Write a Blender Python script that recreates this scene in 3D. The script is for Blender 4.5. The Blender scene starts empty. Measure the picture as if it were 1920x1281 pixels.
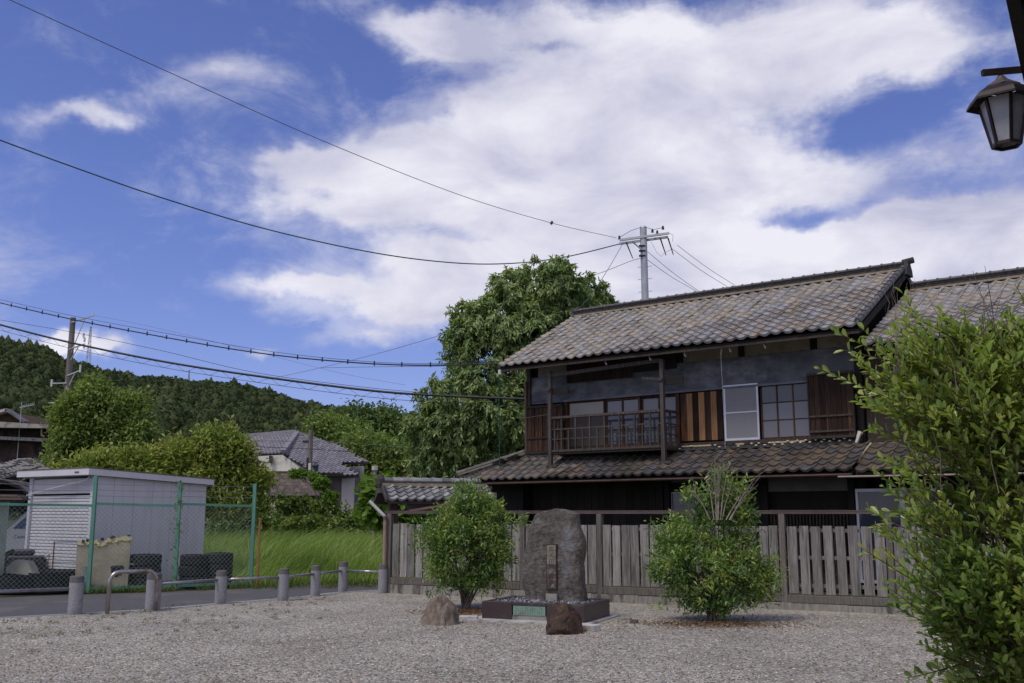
import bpy, bmesh, math, random
import numpy as np
from mathutils import Vector, Matrix, Euler, noise as mnoise
random.seed(7); rng = np.random.default_rng(11)
R = math.radians
SC = bpy.context.scene
COL = SC.collection

# ------------------------------------------------------------------ camera
FOC = 1867.0; EYE = 1.6
PITCH = math.atan((962 - 640.5) / FOC)
cam_d = bpy.data.cameras.new('camera'); cam = bpy.data.objects.new('camera', cam_d); COL.objects.link(cam)
cam_d.sensor_width = 36.0; cam_d.lens = 36.0 * FOC / 1920.0
cam_d.clip_start = 0.05; cam_d.clip_end = 4000
cam.location = (0, 0, EYE); cam.rotation_euler = (R(90) + PITCH, 0, 0)
SC.camera = cam

# ------------------------------------------------------------------ sky, sun, exposure
SUN_DIR = Vector((-0.42, -0.30, 0.86)).normalized()      # towards the sun
SUN_EL = math.asin(SUN_DIR.z); SUN_ROT = math.atan2(SUN_DIR.x, SUN_DIR.y)
SC.view_settings.view_transform = 'Standard'; SC.view_settings.look = 'None'
SC.view_settings.exposure = 0.0; SC.view_settings.gamma = 1.0; SC.view_settings.use_curve_mapping = False

ct, st = math.cos(PITCH), math.sin(PITCH)
def ray(px, py):
    u = (640.5 - py) / FOC
    return Vector(((px - 960) / FOC, ct - u * st, st + u * ct))
def at(px, py, Y):
    r = ray(px, py); k = Y / r.y
    return Vector((r.x * k, Y, EYE + r.z * k))
def gr(px, py, z=0.0):
    r = ray(px, py); k = (z - EYE) / r.z
    return Vector((r.x * k, r.y * k, z))
def azel(px, py):
    r = ray(px, py).normalized()
    return math.atan2(r.x, r.y), math.asin(r.z)

def make_world():
    w = bpy.data.worlds.new('World'); SC.world = w; w.use_nodes = True
    nt = w.node_tree; N = nt.nodes; L = nt.links; N.clear()
    out = N.new('ShaderNodeOutputWorld'); bg = N.new('ShaderNodeBackground')
    sky = N.new('ShaderNodeTexSky'); sky.sky_type = 'NISHITA'; sky.sun_disc = False
    sky.sun_elevation = SUN_EL; sky.sun_rotation = SUN_ROT; sky.altitude = 100; sky.air_density = 1.0; sky.dust_density = 0.4; sky.ozone_density = 2.5
    tc = N.new('ShaderNodeTexCoord'); sep = N.new('ShaderNodeSeparateXYZ'); L.new(tc.outputs['Generated'], sep.inputs[0])
    def math_(op, a, b=None, c=None, clamp=False):
        n = N.new('ShaderNodeMath'); n.operation = op; n.use_clamp = clamp
        for i, v in enumerate((a, b, c)):
            if v is None: continue
            if isinstance(v, (int, float)): n.inputs[i].default_value = v
            else: L.new(v, n.inputs[i])
        return n.outputs[0]
    az = math_('ARCTAN2', sep.outputs['X'], sep.outputs['Y']); el = math_('ARCSINE', sep.outputs['Z'])
    cmb = N.new('ShaderNodeCombineXYZ'); L.new(az, cmb.inputs[0]); L.new(el, cmb.inputs[1])
    P = cmb.outputs[0]
    def vec(op, a, b):
        n = N.new('ShaderNodeVectorMath'); n.operation = op
        for i, v in enumerate((a, b)):
            if isinstance(v, tuple): n.inputs[i].default_value = v
            else: L.new(v, n.inputs[i])
        return n
    def noise(v, scale, detail, rough, dist=0.0, lac=2.0):
        n = N.new('ShaderNodeTexNoise'); n.inputs['Scale'].default_value = scale; n.inputs['Detail'].default_value = detail
        n.inputs['Roughness'].default_value = rough; n.inputs['Distortion'].default_value = dist; n.inputs['Lacunarity'].default_value = lac
        L.new(v, n.inputs['Vector']); return n
    # a warped position makes the edges of the banks ragged
    wn = noise(P, 6.0, 5, .6); wv = vec('SUBTRACT', wn.outputs['Color'], (.5, .5, .5)); ws = vec('MULTIPLY', wv.outputs[0], (.16, .10, 0))
    PW = vec('ADD', P, ws.outputs[0]).outputs[0]
    # cloud banks where they stand in the sky: px, py, half width, half height, strength
    banks = [(1110, 300, 300, 80, 1.1), (880, 310, 260, 60, .75), (1270, 130, 250, 100, .95), (1130, 60, 200, 60, .6), (1050, 215, 170, 60, .6), (1020, 440, 380, 60, .75), (780, 590, 240, 36, .85), (520, 548, 110, 22, .6),
             (600, 300, 110, 34, .75), (640, 395, 170, 30, .5), (1400, 330, 200, 46, .6), (1380, 480, 260, 70, .65), (1080, 540, 300, 50, .9), (900, 500, 240, 44, .6), (1250, 600, 260, 60, .5), (1650, 560, 260, 44, .55), (1830, 450, 220, 52, 1.25), (1600, 470, 160, 40, .6), (1560, 60, 160, 70, .55), (800, 30, 150, 40, .75), (850, 100, 90, 30, .5),
             (450, 130, 110, 26, .62), (200, 195, 70, 16, .55), (90, 200, 60, 22, .55), (300, 170, 110, 20, .35), (690, 645, 90, 16, .55), (1800, 300, 110, 50, .45), (1860, 90, 130, 60, .42), (1700, 110, 60, 60, .35), (150, 650, 60, 14, .8), (500, 660, 26, 9, .7), (100, 650, 40, 10, .5),
             (-700, 300, 400, 140, .9), (2700, 300, 420, 160, .9), (1500, -600, 500, 240, .9), (200, -700, 300, 180, .8), (1660, 210, 120, 46, -.45), (1060, 75, 70, 14, -.5), (850, 430, 120, 22, -.35), (1500, 395, 130, 22, -.5), (1750, 350, 60, 30, -.3)]
    tot = None
    for px, py, rx, ry, a in banks:
        a0, e0 = azel(px, py); v = vec('SUBTRACT', PW, (a0, e0, 0)); v = vec('MULTIPLY', v.outputs[0], (FOC / rx, FOC / ry, 0))
        d = vec('DOT_PRODUCT', v.outputs[0], v.outputs[0]).outputs['Value']
        g = math_('EXPONENT', math_('MULTIPLY', d, -0.7)); tot = math_('MULTIPLY_ADD', g, a, tot if tot is not None else 0.0)
    # behind the camera (az beyond ~60 degrees) the same kind of broken cloud goes on
    far = math_('SUBTRACT', 0.5, math_('MULTIPLY', math_('COSINE', az), .62), clamp=True)
    tot = math_('ADD', tot, math_('MULTIPLY', far, .8))
    sv = vec('MULTIPLY', P, (1.0, 1.9, 1)).outputs[0]
    n1 = noise(sv, 4.0, 12, .60, .15); n2 = noise(sv, 17.0, 8, .66, .1)
    f = math_('SUBTRACT', n1.outputs['Fac'], .5); f2 = math_('SUBTRACT', n2.outputs['Fac'], .5)
    dens = math_('ADD', math_('ADD', tot, math_('MULTIPLY', f, 1.75)), math_('MULTIPLY', f2, .5))
    mr = N.new('ShaderNodeMapRange'); mr.interpolation_type = 'SMOOTHSTEP'; mr.inputs['From Min'].default_value = .26; mr.inputs['From Max'].default_value = .86
    L.new(dens, mr.inputs['Value']); 
    m2 = N.new('ShaderNodeMapRange'); m2.interpolation_type = 'SMOOTHSTEP'; m2.inputs['From Min'].default_value = .08; m2.inputs['From Max'].default_value = .85
    n5 = noise(vec('MULTIPLY', P, (1.0, 1.7, 1)).outputs[0], 9.0, 10, .65, .5)
    L.new(math_('ADD', math_('MULTIPLY', math_('SUBTRACT', n5.outputs['Fac'], .5), 1.5), math_('ADD', math_('MULTIPLY', dens, .55), math_('MULTIPLY', tot, .5))), m2.inputs['Value'])
    cover = math_('MAXIMUM', math_('MULTIPLY', mr.outputs[0], .96), math_('MULTIPLY', m2.outputs[0], .55))
    # brightness inside the cloud
    n3 = noise(vec('MULTIPLY', P, (1.0, 2.2, 1)).outputs[0], 5.5, 9, .55, .3)
    cr = N.new('ShaderNodeValToRGB'); L.new(n3.outputs['Fac'], cr.inputs[0])
    cr.color_ramp.elements[0].position = .32; cr.color_ramp.elements[0].color = (.50, .51, .67, 1)
    cr.color_ramp.elements[1].position = .62; cr.color_ramp.elements[1].color = (.88, .87, .95, 1)
    skm = N.new('ShaderNodeVectorMath'); skm.operation = 'SCALE'; L.new(sky.outputs[0], skm.inputs[0]); skm.inputs['Scale'].default_value = SKY_STRENGTH
    tint = vec('MULTIPLY', skm.outputs[0], SKY_TINT).outputs[0]
    mix = N.new('ShaderNodeMix'); mix.data_type = 'RGBA'; L.new(cover, mix.inputs['Factor']); L.new(tint, mix.inputs['A'])
    cs = N.new('ShaderNodeVectorMath'); cs.operation = 'SCALE'; L.new(cr.outputs[0], cs.inputs[0]); cs.inputs['Scale'].default_value = CLOUD_STRENGTH
    L.new(cs.outputs[0], mix.inputs['B'])
    L.new(mix.outputs['Result'], bg.inputs['Color']); bg.inputs['Strength'].default_value = 1.0
    L.new(bg.outputs[0], out.inputs[0])
SKY_STRENGTH = 0.092; SKY_TINT = (.92, .88, 1.36); CLOUD_STRENGTH = 1.0
make_world()
sd = bpy.data.lights.new('sun', 'SUN'); sun = bpy.data.objects.new('sun', sd); COL.objects.link(sun)
sd.energy = 1.9; sd.angle = R(16); sd.color = (1.0, .93, .80)
sun.rotation_euler = SUN_DIR.to_track_quat('Z', 'Y').to_euler(); sun.location = (0, 0, 60)

# ------------------------------------------------------------------ materials
MC = {}
def mat(name, c1, c2=None, scale=4.0, rough=.8, bump=.0, stretch=(1, 1, 1), metal=0.0, spec=.3, detail=6, var=0.0, c3=None, s3=1.2, w3=(.52, .62), wear=None, bscale=None, coord='Object', lo=.35, hi=.65):
    """noise between c1 and c2, large patches of c3, brightness varied per object or loose piece by var"""
    if name in MC: return MC[name]
    m = bpy.data.materials.new(name); m.use_nodes = True; nt = m.node_tree; N = nt.nodes; L = nt.links
    b = N['Principled BSDF']; b.inputs['Roughness'].default_value = rough; b.inputs['Metallic'].default_value = metal
    b.inputs['Specular IOR Level'].default_value = spec
    c2 = c2 or c1
    tc = N.new('ShaderNodeTexCoord'); oi = N.new('ShaderNodeObjectInfo'); ge = N.new('ShaderNodeNewGeometry')
    ad = N.new('ShaderNodeMath'); ad.operation = 'ADD'; L.new(oi.outputs['Random'], ad.inputs[0]); L.new(ge.outputs['Random Per Island'], ad.inputs[1])
    fr = N.new('ShaderNodeMath'); fr.operation = 'FRACT'; L.new(ad.outputs[0], fr.inputs[0])
    off = N.new('ShaderNodeVectorMath'); off.operation = 'SCALE'; off.inputs[0].default_value = (37, 91, 53); L.new(fr.outputs[0], off.inputs['Scale'])
    mp = N.new('ShaderNodeVectorMath'); mp.operation = 'MULTIPLY'; L.new(tc.outputs[coord], mp.inputs[0]); mp.inputs[1].default_value = stretch
    av = N.new('ShaderNodeVectorMath'); av.operation = 'ADD'; L.new(mp.outputs[0], av.inputs[0])
    if var > 0: L.new(off.outputs[0], av.inputs[1])
    V = av.outputs[0]
    n = N.new('ShaderNodeTexNoise'); n.inputs['Scale'].default_value = scale; n.inputs['Detail'].default_value = detail; n.inputs['Roughness'].default_value = .65; L.new(V, n.inputs['Vector'])
    cr = N.new('ShaderNodeValToRGB'); L.new(n.outputs['Fac'], cr.inputs[0])
    cr.color_ramp.elements[0].position = lo; cr.color_ramp.elements[0].color = (*c1, 1)
    cr.color_ramp.elements[1].position = hi; cr.color_ramp.elements[1].color = (*c2, 1)
    col = cr.outputs[0]
    if c3:
        n3 = N.new('ShaderNodeTexNoise'); n3.inputs['Scale'].default_value = s3; n3.inputs['Detail'].default_value = 8; n3.inputs['Roughness'].default_value = .7; L.new(V, n3.inputs['Vector'])
        mr = N.new('ShaderNodeMapRange'); mr.inputs['From Min'].default_value = w3[0]; mr.inputs['From Max'].default_value = w3[1]; L.new(n3.outputs['Fac'], mr.inputs['Value'])
        mx = N.new('ShaderNodeMix'); mx.data_type = 'RGBA'; L.new(mr.outputs[0], mx.inputs['Factor']); L.new(col, mx.inputs['A']); mx.inputs['B'].default_value = (*c3, 1); col = mx.outputs['Result']
    if var > 0:
        mr = N.new('ShaderNodeMapRange'); mr.inputs['To Min'].default_value = 1 - var; mr.inputs['To Max'].default_value = 1 + var; L.new(fr.outputs[0], mr.inputs['Value'])
        sc = N.new('ShaderNodeVectorMath'); sc.operation = 'SCALE'; L.new(col, sc.inputs[0]); L.new(mr.outputs[0], sc.inputs['Scale']); col = sc.outputs[0]
    L.new(col, b.inputs['Base Color'])
    if bump > 0:
        nb = N.new('ShaderNodeTexNoise'); nb.inputs['Scale'].default_value = bscale or scale * 3; nb.inputs['Detail'].default_value = 6; nb.inputs['Roughness'].default_value = .7; L.new(V, nb.inputs['Vector'])
        bp = N.new('ShaderNodeBump'); bp.inputs['Strength'].default_value = bump; bp.inputs['Distance'].default_value = .02; L.new(nb.outputs['Fac'], bp.inputs['Height']); L.new(bp.outputs[0], b.inputs['Normal'])
    MC[name] = m; return m

def tile_mat(name, cols, rough=.55, gain=1.0, stain=None):
    if name in MC: return MC[name]
    m = bpy.data.materials.new(name); m.use_nodes = True; nt = m.node_tree; N = nt.nodes; L = nt.links; b = N['Principled BSDF']
    b.inputs['Roughness'].default_value = rough; b.inputs['Specular IOR Level'].default_value = .45
    oi = N.new('ShaderNodeObjectInfo'); ge = N.new('ShaderNodeNewGeometry'); ad = N.new('ShaderNodeMath'); L.new(oi.outputs['Random'], ad.inputs[0]); L.new(ge.outputs['Random Per Island'], ad.inputs[1])
    fr = N.new('ShaderNodeMath'); fr.operation = 'FRACT'; L.new(ad.outputs[0], fr.inputs[0])
    cr = N.new('ShaderNodeValToRGB'); L.new(fr.outputs[0], cr.inputs[0]); e = cr.color_ramp.elements; cr.color_ramp.interpolation = 'CONSTANT'
    while len(e) < len(cols): e.new(.5)
    for i, c in enumerate(cols): e[i].position = i / len(cols); e[i].color = (c[0] * gain, c[1] * gain, c[2] * gain, 1)
    n = N.new('ShaderNodeTexNoise'); n.inputs['Scale'].default_value = 9; n.inputs['Detail'].default_value = 8; n.inputs['Roughness'].default_value = .7
    L.new(ge.outputs['Position'], n.inputs['Vector'])
    mr = N.new('ShaderNodeMapRange'); mr.inputs['From Min'].default_value = .3; mr.inputs['From Max'].default_value = .7; mr.inputs['To Min'].default_value = .6; mr.inputs['To Max'].default_value = 1.25; L.new(n.outputs['Fac'], mr.inputs['Value'])
    sc = N.new('ShaderNodeVectorMath'); sc.operation = 'SCALE'; L.new(cr.outputs[0], sc.inputs[0]); L.new(mr.outputs[0], sc.inputs['Scale']); col = sc.outputs[0]
    if stain:
        n2 = N.new('ShaderNodeTexNoise'); n2.inputs['Scale'].default_value = 1.3; n2.inputs['Detail'].default_value = 6; L.new(ge.outputs['Position'], n2.inputs['Vector'])
        m2 = N.new('ShaderNodeMapRange'); m2.inputs['From Min'].default_value = .48; m2.inputs['From Max'].default_value = .68; m2.inputs['To Max'].default_value = .8; L.new(n2.outputs['Fac'], m2.inputs['Value'])
        mx = N.new('ShaderNodeMix'); mx.data_type = 'RGBA'; L.new(m2.outputs[0], mx.inputs['Factor']); L.new(col, mx.inputs['A']); mx.inputs['B'].default_value = (*stain, 1); col = mx.outputs['Result']
    L.new(col, b.inputs['Base Color'])
    n4 = N.new('ShaderNodeTexNoise'); n4.inputs['Scale'].default_value = 60; n4.inputs['Detail'].default_value = 4; L.new(ge.outputs['Position'], n4.inputs['Vector'])
    bp = N.new('ShaderNodeBump'); bp.inputs['Strength'].default_value = .35; bp.inputs['Distance'].default_value = .01; L.new(n4.outputs['Fac'], bp.inputs['Height']); L.new(bp.outputs[0], b.inputs['Normal'])
    MC[name] = m; return m

def leaf_mat(name, cols, trans=.35, rough=.45, nscale=1.0, gloss=.35):
    """cols: colour stops picked per leaf; slow noise shifts whole sprays"""
    if name in MC: return MC[name]
    m = bpy.data.materials.new(name); m.use_nodes = True; nt = m.node_tree; N = nt.nodes; L = nt.links; b = N['Principled BSDF']; out = N['Material Output']
    b.inputs['Roughness'].default_value = rough; b.inputs['Specular IOR Level'].default_value = gloss
    oi = N.new('ShaderNodeObjectInfo'); ge = N.new('ShaderNodeNewGeometry'); ad = N.new('ShaderNodeMath'); L.new(oi.outputs['Random'], ad.inputs[0]); L.new(ge.outputs['Random Per Island'], ad.inputs[1])
    fr = N.new('ShaderNodeMath'); fr.operation = 'FRACT'; L.new(ad.outputs[0], fr.inputs[0])
    n = N.new('ShaderNodeTexNoise'); n.inputs['Scale'].default_value = nscale; n.inputs['Detail'].default_value = 4; L.new(ge.outputs['Position'], n.inputs['Vector'])
    a = N.new('ShaderNodeMath'); a.operation = 'MULTIPLY_ADD'; L.new(n.outputs['Fac'], a.inputs[0]); a.inputs[1].default_value = 1.5; a.inputs[2].default_value = -.75
    s = N.new('ShaderNodeMath'); s.operation = 'MULTIPLY_ADD'; L.new(fr.outputs[0], s.inputs[0]); s.inputs[1].default_value = .75; L.new(a.outputs[0], s.inputs[2])
    s2 = N.new('ShaderNodeMath'); s2.operation = 'ADD'; s2.use_clamp = True; L.new(s.outputs[0], s2.inputs[0]); s2.inputs[1].default_value = .12
    cr = N.new('ShaderNodeValToRGB'); L.new(s2.outputs[0], cr.inputs[0]); e = cr.color_ramp.elements
    while len(e) < len(cols): e.new(.5)
    for i, c in enumerate(cols): e[i].position = i / (len(cols) - 1); e[i].color = (*c, 1)
    L.new(cr.outputs[0], b.inputs['Base Color'])
    tr = N.new('ShaderNodeBsdfTranslucent'); sc = N.new('ShaderNodeVectorMath'); sc.operation = 'MULTIPLY'; L.new(cr.outputs[0], sc.inputs[0]); sc.inputs[1].default_value = (1.5, 1.6, .8); L.new(sc.outputs[0], tr.inputs['Color'])
    mx = N.new('ShaderNodeMixShader'); mx.inputs[0].default_value = trans; L.new(b.outputs[0], mx.inputs[1]); L.new(tr.outputs[0], mx.inputs[2]); L.new(mx.outputs[0], out.inputs['Surface'])
    MC[name] = m; return m

def glass_mat(name, col, rough=.08, alpha=None):
    if name in MC: return MC[name]
    m = bpy.data.materials.new(name); m.use_nodes = True; b = m.node_tree.nodes['Principled BSDF']
    b.inputs['Base Color'].default_value = (*col, 1); b.inputs['Roughness'].default_value = rough; b.inputs['Specular IOR Level'].default_value = .6
    if alpha is not None: b.inputs['Alpha'].default_value = alpha
    MC[name] = m; return m

# ------------------------------------------------------------------ mesh builder
class B:
    def __init__(s): s.v = []; s.f = []
    def add(s, vs, fs):
        o = len(s.v); s.v += [tuple(v) for v in vs]; s.f += [tuple(o + i for i in f) for f in fs]; return s
    def box(s, x0, x1, y0, y1, z0, z1, M=None):
        vs = [Vector((x, y, z)) for x in (x0, x1) for y in (y0, y1) for z in (z0, z1)]
        if M is not None: vs = [M @ v for v in vs]
        return s.add(vs, [(0, 1, 3, 2), (4, 6, 7, 5), (0, 4, 5, 1), (2, 3, 7, 6), (0, 2, 6, 4), (1, 5, 7, 3)])
    def beam(s, a, b, w, h, up=(0, 0, 1)):
        a = Vector(a); b = Vector(b); d = (b - a).normalized(); up = Vector(up); sd_ = d.cross(up)
        if sd_.length < 1e-4: sd_ = d.cross(Vector((0, 1, 0)))
        sd_.normalize(); u = sd_.cross(d).normalized(); vs = []
        for p in (a, b):
            for i, j in ((-1, -1), (1, -1), (1, 1), (-1, 1)): vs.append(p + sd_ * (i * w / 2) + u * (j * h / 2))
        return s.add(vs, [(3, 2, 1, 0), (4, 5, 6, 7), (0, 1, 5, 4), (1, 2, 6, 5), (2, 3, 7, 6), (3, 0, 4, 7)])
    def tube(s, pts, r, n=6, cap=True):
        pts = [Vector(p) for p in pts]; rs = r if isinstance(r, (list, tuple)) else [r] * len(pts); vs = []; fs = []
        t0 = (pts[1] - pts[0]).normalized(); ref = Vector((0, 0, 1)) if abs(t0.z) < .9 else Vector((1, 0, 0)); u = t0.cross(ref).normalized()
        for i, p in enumerate(pts):
            t = (pts[min(i + 1, len(pts) - 1)] - pts[max(i - 1, 0)]).normalized(); u = (u - t * u.dot(t)).normalized(); w = t.cross(u)
            for k in range(n):
                a = 2 * math.pi * k / n; vs.append(p + (u * math.cos(a) + w * math.sin(a)) * rs[i])
        for i in range(len(pts) - 1):
            for k in range(n): fs.append((i * n + k, i * n + (k + 1) % n, (i + 1) * n + (k + 1) % n, (i + 1) * n + k))
        if cap: fs.append(tuple(range(n))[::-1]); fs.append(tuple((len(pts) - 1) * n + k for k in range(n)))
        return s.add(vs, fs)
    def lathe(s, prof, c=(0, 0, 0), n=16, cap=True):
        vs = [(c[0] + r * math.cos(2 * math.pi * k / n), c[1] + r * math.sin(2 * math.pi * k / n), c[2] + z) for r, z in prof for k in range(n)]; m = len(prof)
        fs = [(i * n + k, i * n + (k + 1) % n, (i + 1) * n + (k + 1) % n, (i + 1) * n + k) for i in range(m - 1) for k in range(n)]
        if cap: fs += [tuple(range(n))[::-1], tuple((m - 1) * n + k for k in range(n))]
        return s.add(vs, fs)
    def prism(s, poly, ext):
        poly = [Vector(p) for p in poly]; e = Vector(ext); n = len(poly)
        return s.add(poly + [p + e for p in poly], [tuple(range(n))[::-1], tuple(range(n, 2 * n))] + [(i, (i + 1) % n, n + (i + 1) % n, n + i) for i in range(n)])
    def mesh(s, name, smooth=False, bevel=0.0, M=None):
        me = bpy.data.meshes.new(name); vs = s.v if M is None else [tuple(M @ Vector(v)) for v in s.v]
        me.from_pydata(vs, [], s.f)
        bm = bmesh.new(); bm.from_mesh(me); bmesh.ops.recalc_face_normals(bm, faces=bm.faces)
        if bevel > 0: bmesh.ops.bevel(bm, geom=[e for e in bm.edges if len(e.link_faces) == 2 and e.calc_face_angle(0) > .5], offset=bevel, segments=1, affect='EDGES')
        bm.to_mesh(me); bm.free()
        if smooth: me.shade_smooth()
        return me
    def build(s, name, m, parent=None, smooth=False, bevel=0.0, **kw):
        return link(s.mesh(name, smooth, bevel), name, m, parent, **kw)
def link(me, name, m=None, parent=None, **kw):
    if m is not None and not me.materials: me.materials.append(m)
    o = bpy.data.objects.new(name, me); COL.objects.link(o)
    if parent is not None: o.parent = parent
    for k, v in kw.items(): o[k] = v
    return o
def thing(name, label, cat, loc=(0, 0, 0), rz=0.0, group=None):
    o = bpy.data.objects.new(name, None); COL.objects.link(o); o.location = loc; o.rotation_euler = (0, 0, rz); o.empty_display_size = .1
    o['label'] = label; o['category'] = cat
    if group: o['group'] = group
    return o
def tag(o, label, cat, group=None, kind=None):
    o['label'] = label
    if cat: o['category'] = cat
    if group: o['group'] = group
    if kind: o['kind'] = kind
    return o
def copy_tree(src, loc=None, rz=None, parent=None, label=None):
    c = src.copy(); COL.objects.link(c)
    if parent is not None: c.parent = parent
    if loc is not None: c.location = loc
    if rz is not None: c.rotation_euler = (0, 0, rz)
    if label: c['label'] = label
    for ch in list(src.children): copy_tree(ch, parent=c)
    return c
def smooth_by_angle(me, ang=.6):
    me.shade_smooth()
    return me

def np_mesh(name, V, F, m, parent=None, smooth=False, **kw):
    """V (n,3); F (k,3) or (k,4)"""
    me = bpy.data.meshes.new(name); V = np.asarray(V, dtype=np.float32); F = np.asarray(F, dtype=np.int32); k, c = F.shape
    me.vertices.add(len(V)); me.vertices.foreach_set('co', V.ravel()); me.loops.add(k * c); me.loops.foreach_set('vertex_index', F.ravel())
    me.polygons.add(k); me.polygons.foreach_set('loop_start', np.arange(k, dtype=np.int32) * c); me.polygons.foreach_set('loop_total', np.full(k, c, dtype=np.int32))
    me.update(calc_edges=True)
    if smooth: me.shade_smooth()
    return link(me, name, m, parent, **kw)

def unit(a): return a / (np.linalg.norm(a, axis=-1, keepdims=True) + 1e-9)
def leaf_arrays(P, D, Nn, Ln, Wd, shape='diamond', curl=.12):
    P, D, Nn = (np.asarray(a, float) for a in (P, D, Nn)); D = unit(D); S = unit(np.cross(D, Nn)); U = np.cross(S, D); n = len(P)
    Ln = np.asarray(Ln)[:, None]; Wd = np.asarray(Wd)[:, None]
    if shape == 'diamond':
        pts = [P, P + D * Ln * .42 - S * Wd * .5 + U * Wd * .22, P + D * Ln - U * Ln * curl, P + D * Ln * .42 + S * Wd * .5 + U * Wd * .22]
        V = np.stack(pts, 1).reshape(-1, 3); b = np.arange(n)[:, None] * 4
        F = np.concatenate([b + [0, 1, 2], b + [0, 2, 3]], 1).reshape(-1, 3)
    else:
        pts = [P, P + D * Ln * .35 - S * Wd * .38 + U * Wd * .12, P + D * Ln * .72 - S * Wd * .5 + U * (Wd * .14 - Ln * curl * .5), P + D * Ln - U * Ln * curl,
               P + D * Ln * .72 + S * Wd * .5 + U * (Wd * .14 - Ln * curl * .5), P + D * Ln * .35 + S * Wd * .38 + U * Wd * .12]
        V = np.stack(pts, 1).reshape(-1, 3); b = np.arange(n)[:, None] * 6
        F = np.concatenate([b + [0, 1, 2, 3], b + [0, 3, 4, 5]], 1).reshape(-1, 4)
    return V, F

def crown_points(ells, nclus, seed, fill=.55, rough=.22, zmin=None, gap=0):
    """cluster centres in the shell of a union of noisy ellipsoids; returns centres, outward directions"""
    g = np.random.default_rng(seed); E = [(np.array(c, float), np.array(r, float)) for c, r in ells]
    w = np.array([(r[0] * r[1] * r[2]) ** (2 / 3) for _, r in E]); w /= w.sum(); C = []; O = []
    while len(C) < nclus:
        i = g.choice(len(E), p=w); c, r = E[i]; d = unit(g.normal(size=3)[None])[0]
        nz = mnoise.noise(Vector((d * 2.2 + seed).tolist())) * rough * 1.3 + mnoise.noise(Vector((d * 5.5 + seed * 2).tolist())) * rough + mnoise.noise(Vector((d * 11 + seed * 3).tolist())) * rough * .6
        k = (g.uniform(fill, 1.0) ** .6) * (1 + nz); p = c + d * r * k
        if zmin is not None and p[2] < zmin: continue
        if gap and mnoise.noise(Vector((p * gap + seed).tolist())) < -.12 and g.random() < .8: continue
        if any(j != i and (((p - c2) / r2) ** 2).sum() < .45 for j, (c2, r2) in enumerate(E)) and g.random() < .85: continue
        C.append(p); O.append(unit((d / r)[None])[0])
    return np.array(C), np.array(O)

def foliage(name, ells, nclus, per, m, parent, seed=1, leaf=.12, width=.05, spread=.22, droop=.3, up=.2, rand=.8, fill=.55, rough=.22, shape='diamond', zmin=None, hang=False, flat=1.0, gap=0, **kw):
    g = np.random.default_rng(seed); C, O = crown_points(ells, nclus, seed, fill, rough, zmin, gap); n = nclus * per
    Cc = np.repeat(C, per, 0); Oo = np.repeat(O, per, 0); k = np.tile(np.arange(per), nclus)
    if hang:   # sprays of leaves hanging along an arching twig
        tw = unit(O + g.normal(size=O.shape) * .35 + [0, 0, -.25]); tt = np.repeat(tw, per, 0); t = ((k + g.uniform(0, 1, n)) / per)[:, None]
        P = Cc + tt * t * spread * 1.4 + np.array([0, 0, -1]) * (t ** 2) * spread * .9 + g.normal(size=(n, 3)) * spread * .16
        D = unit(tt * .5 + g.normal(size=(n, 3)) * rand * .5 + [0, 0, -droop])
    else:
        P = Cc + g.normal(size=(n, 3)) * spread * [1, 1, flat]
        D = unit(Oo * .7 + g.normal(size=(n, 3)) * rand + [0, 0, up - droop])
    Nn = unit(Oo * 1.0 + g.normal(size=(n, 3)) * .4 + [0, 0, .6]) if hang else unit(Oo * .5 + g.normal(size=(n, 3)) * .45 + [0, 0, .8])
    Ln = leaf * g.uniform(.6, 1.2, n); Wd = width * g.uniform(.7, 1.2, n)
    V, F = leaf_arrays(P, D, Nn, Ln, Wd, shape, .15)
    return np_mesh(name, V, F, m, parent, **kw)

def branch_tubes(b, base, targets, r0, seed=0, wob=.12, n=6):
    g = random.Random(seed)
    for t in targets:
        t = Vector(t); base_ = Vector(base); pts = []; L_ = (t - base_).length
        for i in range(7):
            k = i / 6; p = base_.lerp(t, k); p.z += math.sin(k * math.pi) * L_ * .08
            if 0 < i: p += Vector((g.uniform(-1, 1), g.uniform(-1, 1), g.uniform(-.6, .6))) * wob * L_ * .35 * k
            pts.append(p)
        b.tube(pts, [r0 * (1 - .85 * i / 6) for i in range(7)], n)
    return b
# ------------------------------------------------------------------ ground, road, gravel
def sheet(name, pts, z, m, **kw):
    b = B(); b.add([(x, y, z) for x, y in pts], [tuple(range(len(pts)))])
    return b.build(name, m, None, kind='structure', **kw)
m_soil = mat('soil', (.035, .045, .018), (.07, .075, .035), 1.5, .95, .4, coord='Object')
sheet('ground', [(-2500, -200), (2500, -200), (2500, 3000), (-2500, 3000)], -.03, m_soil)

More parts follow.
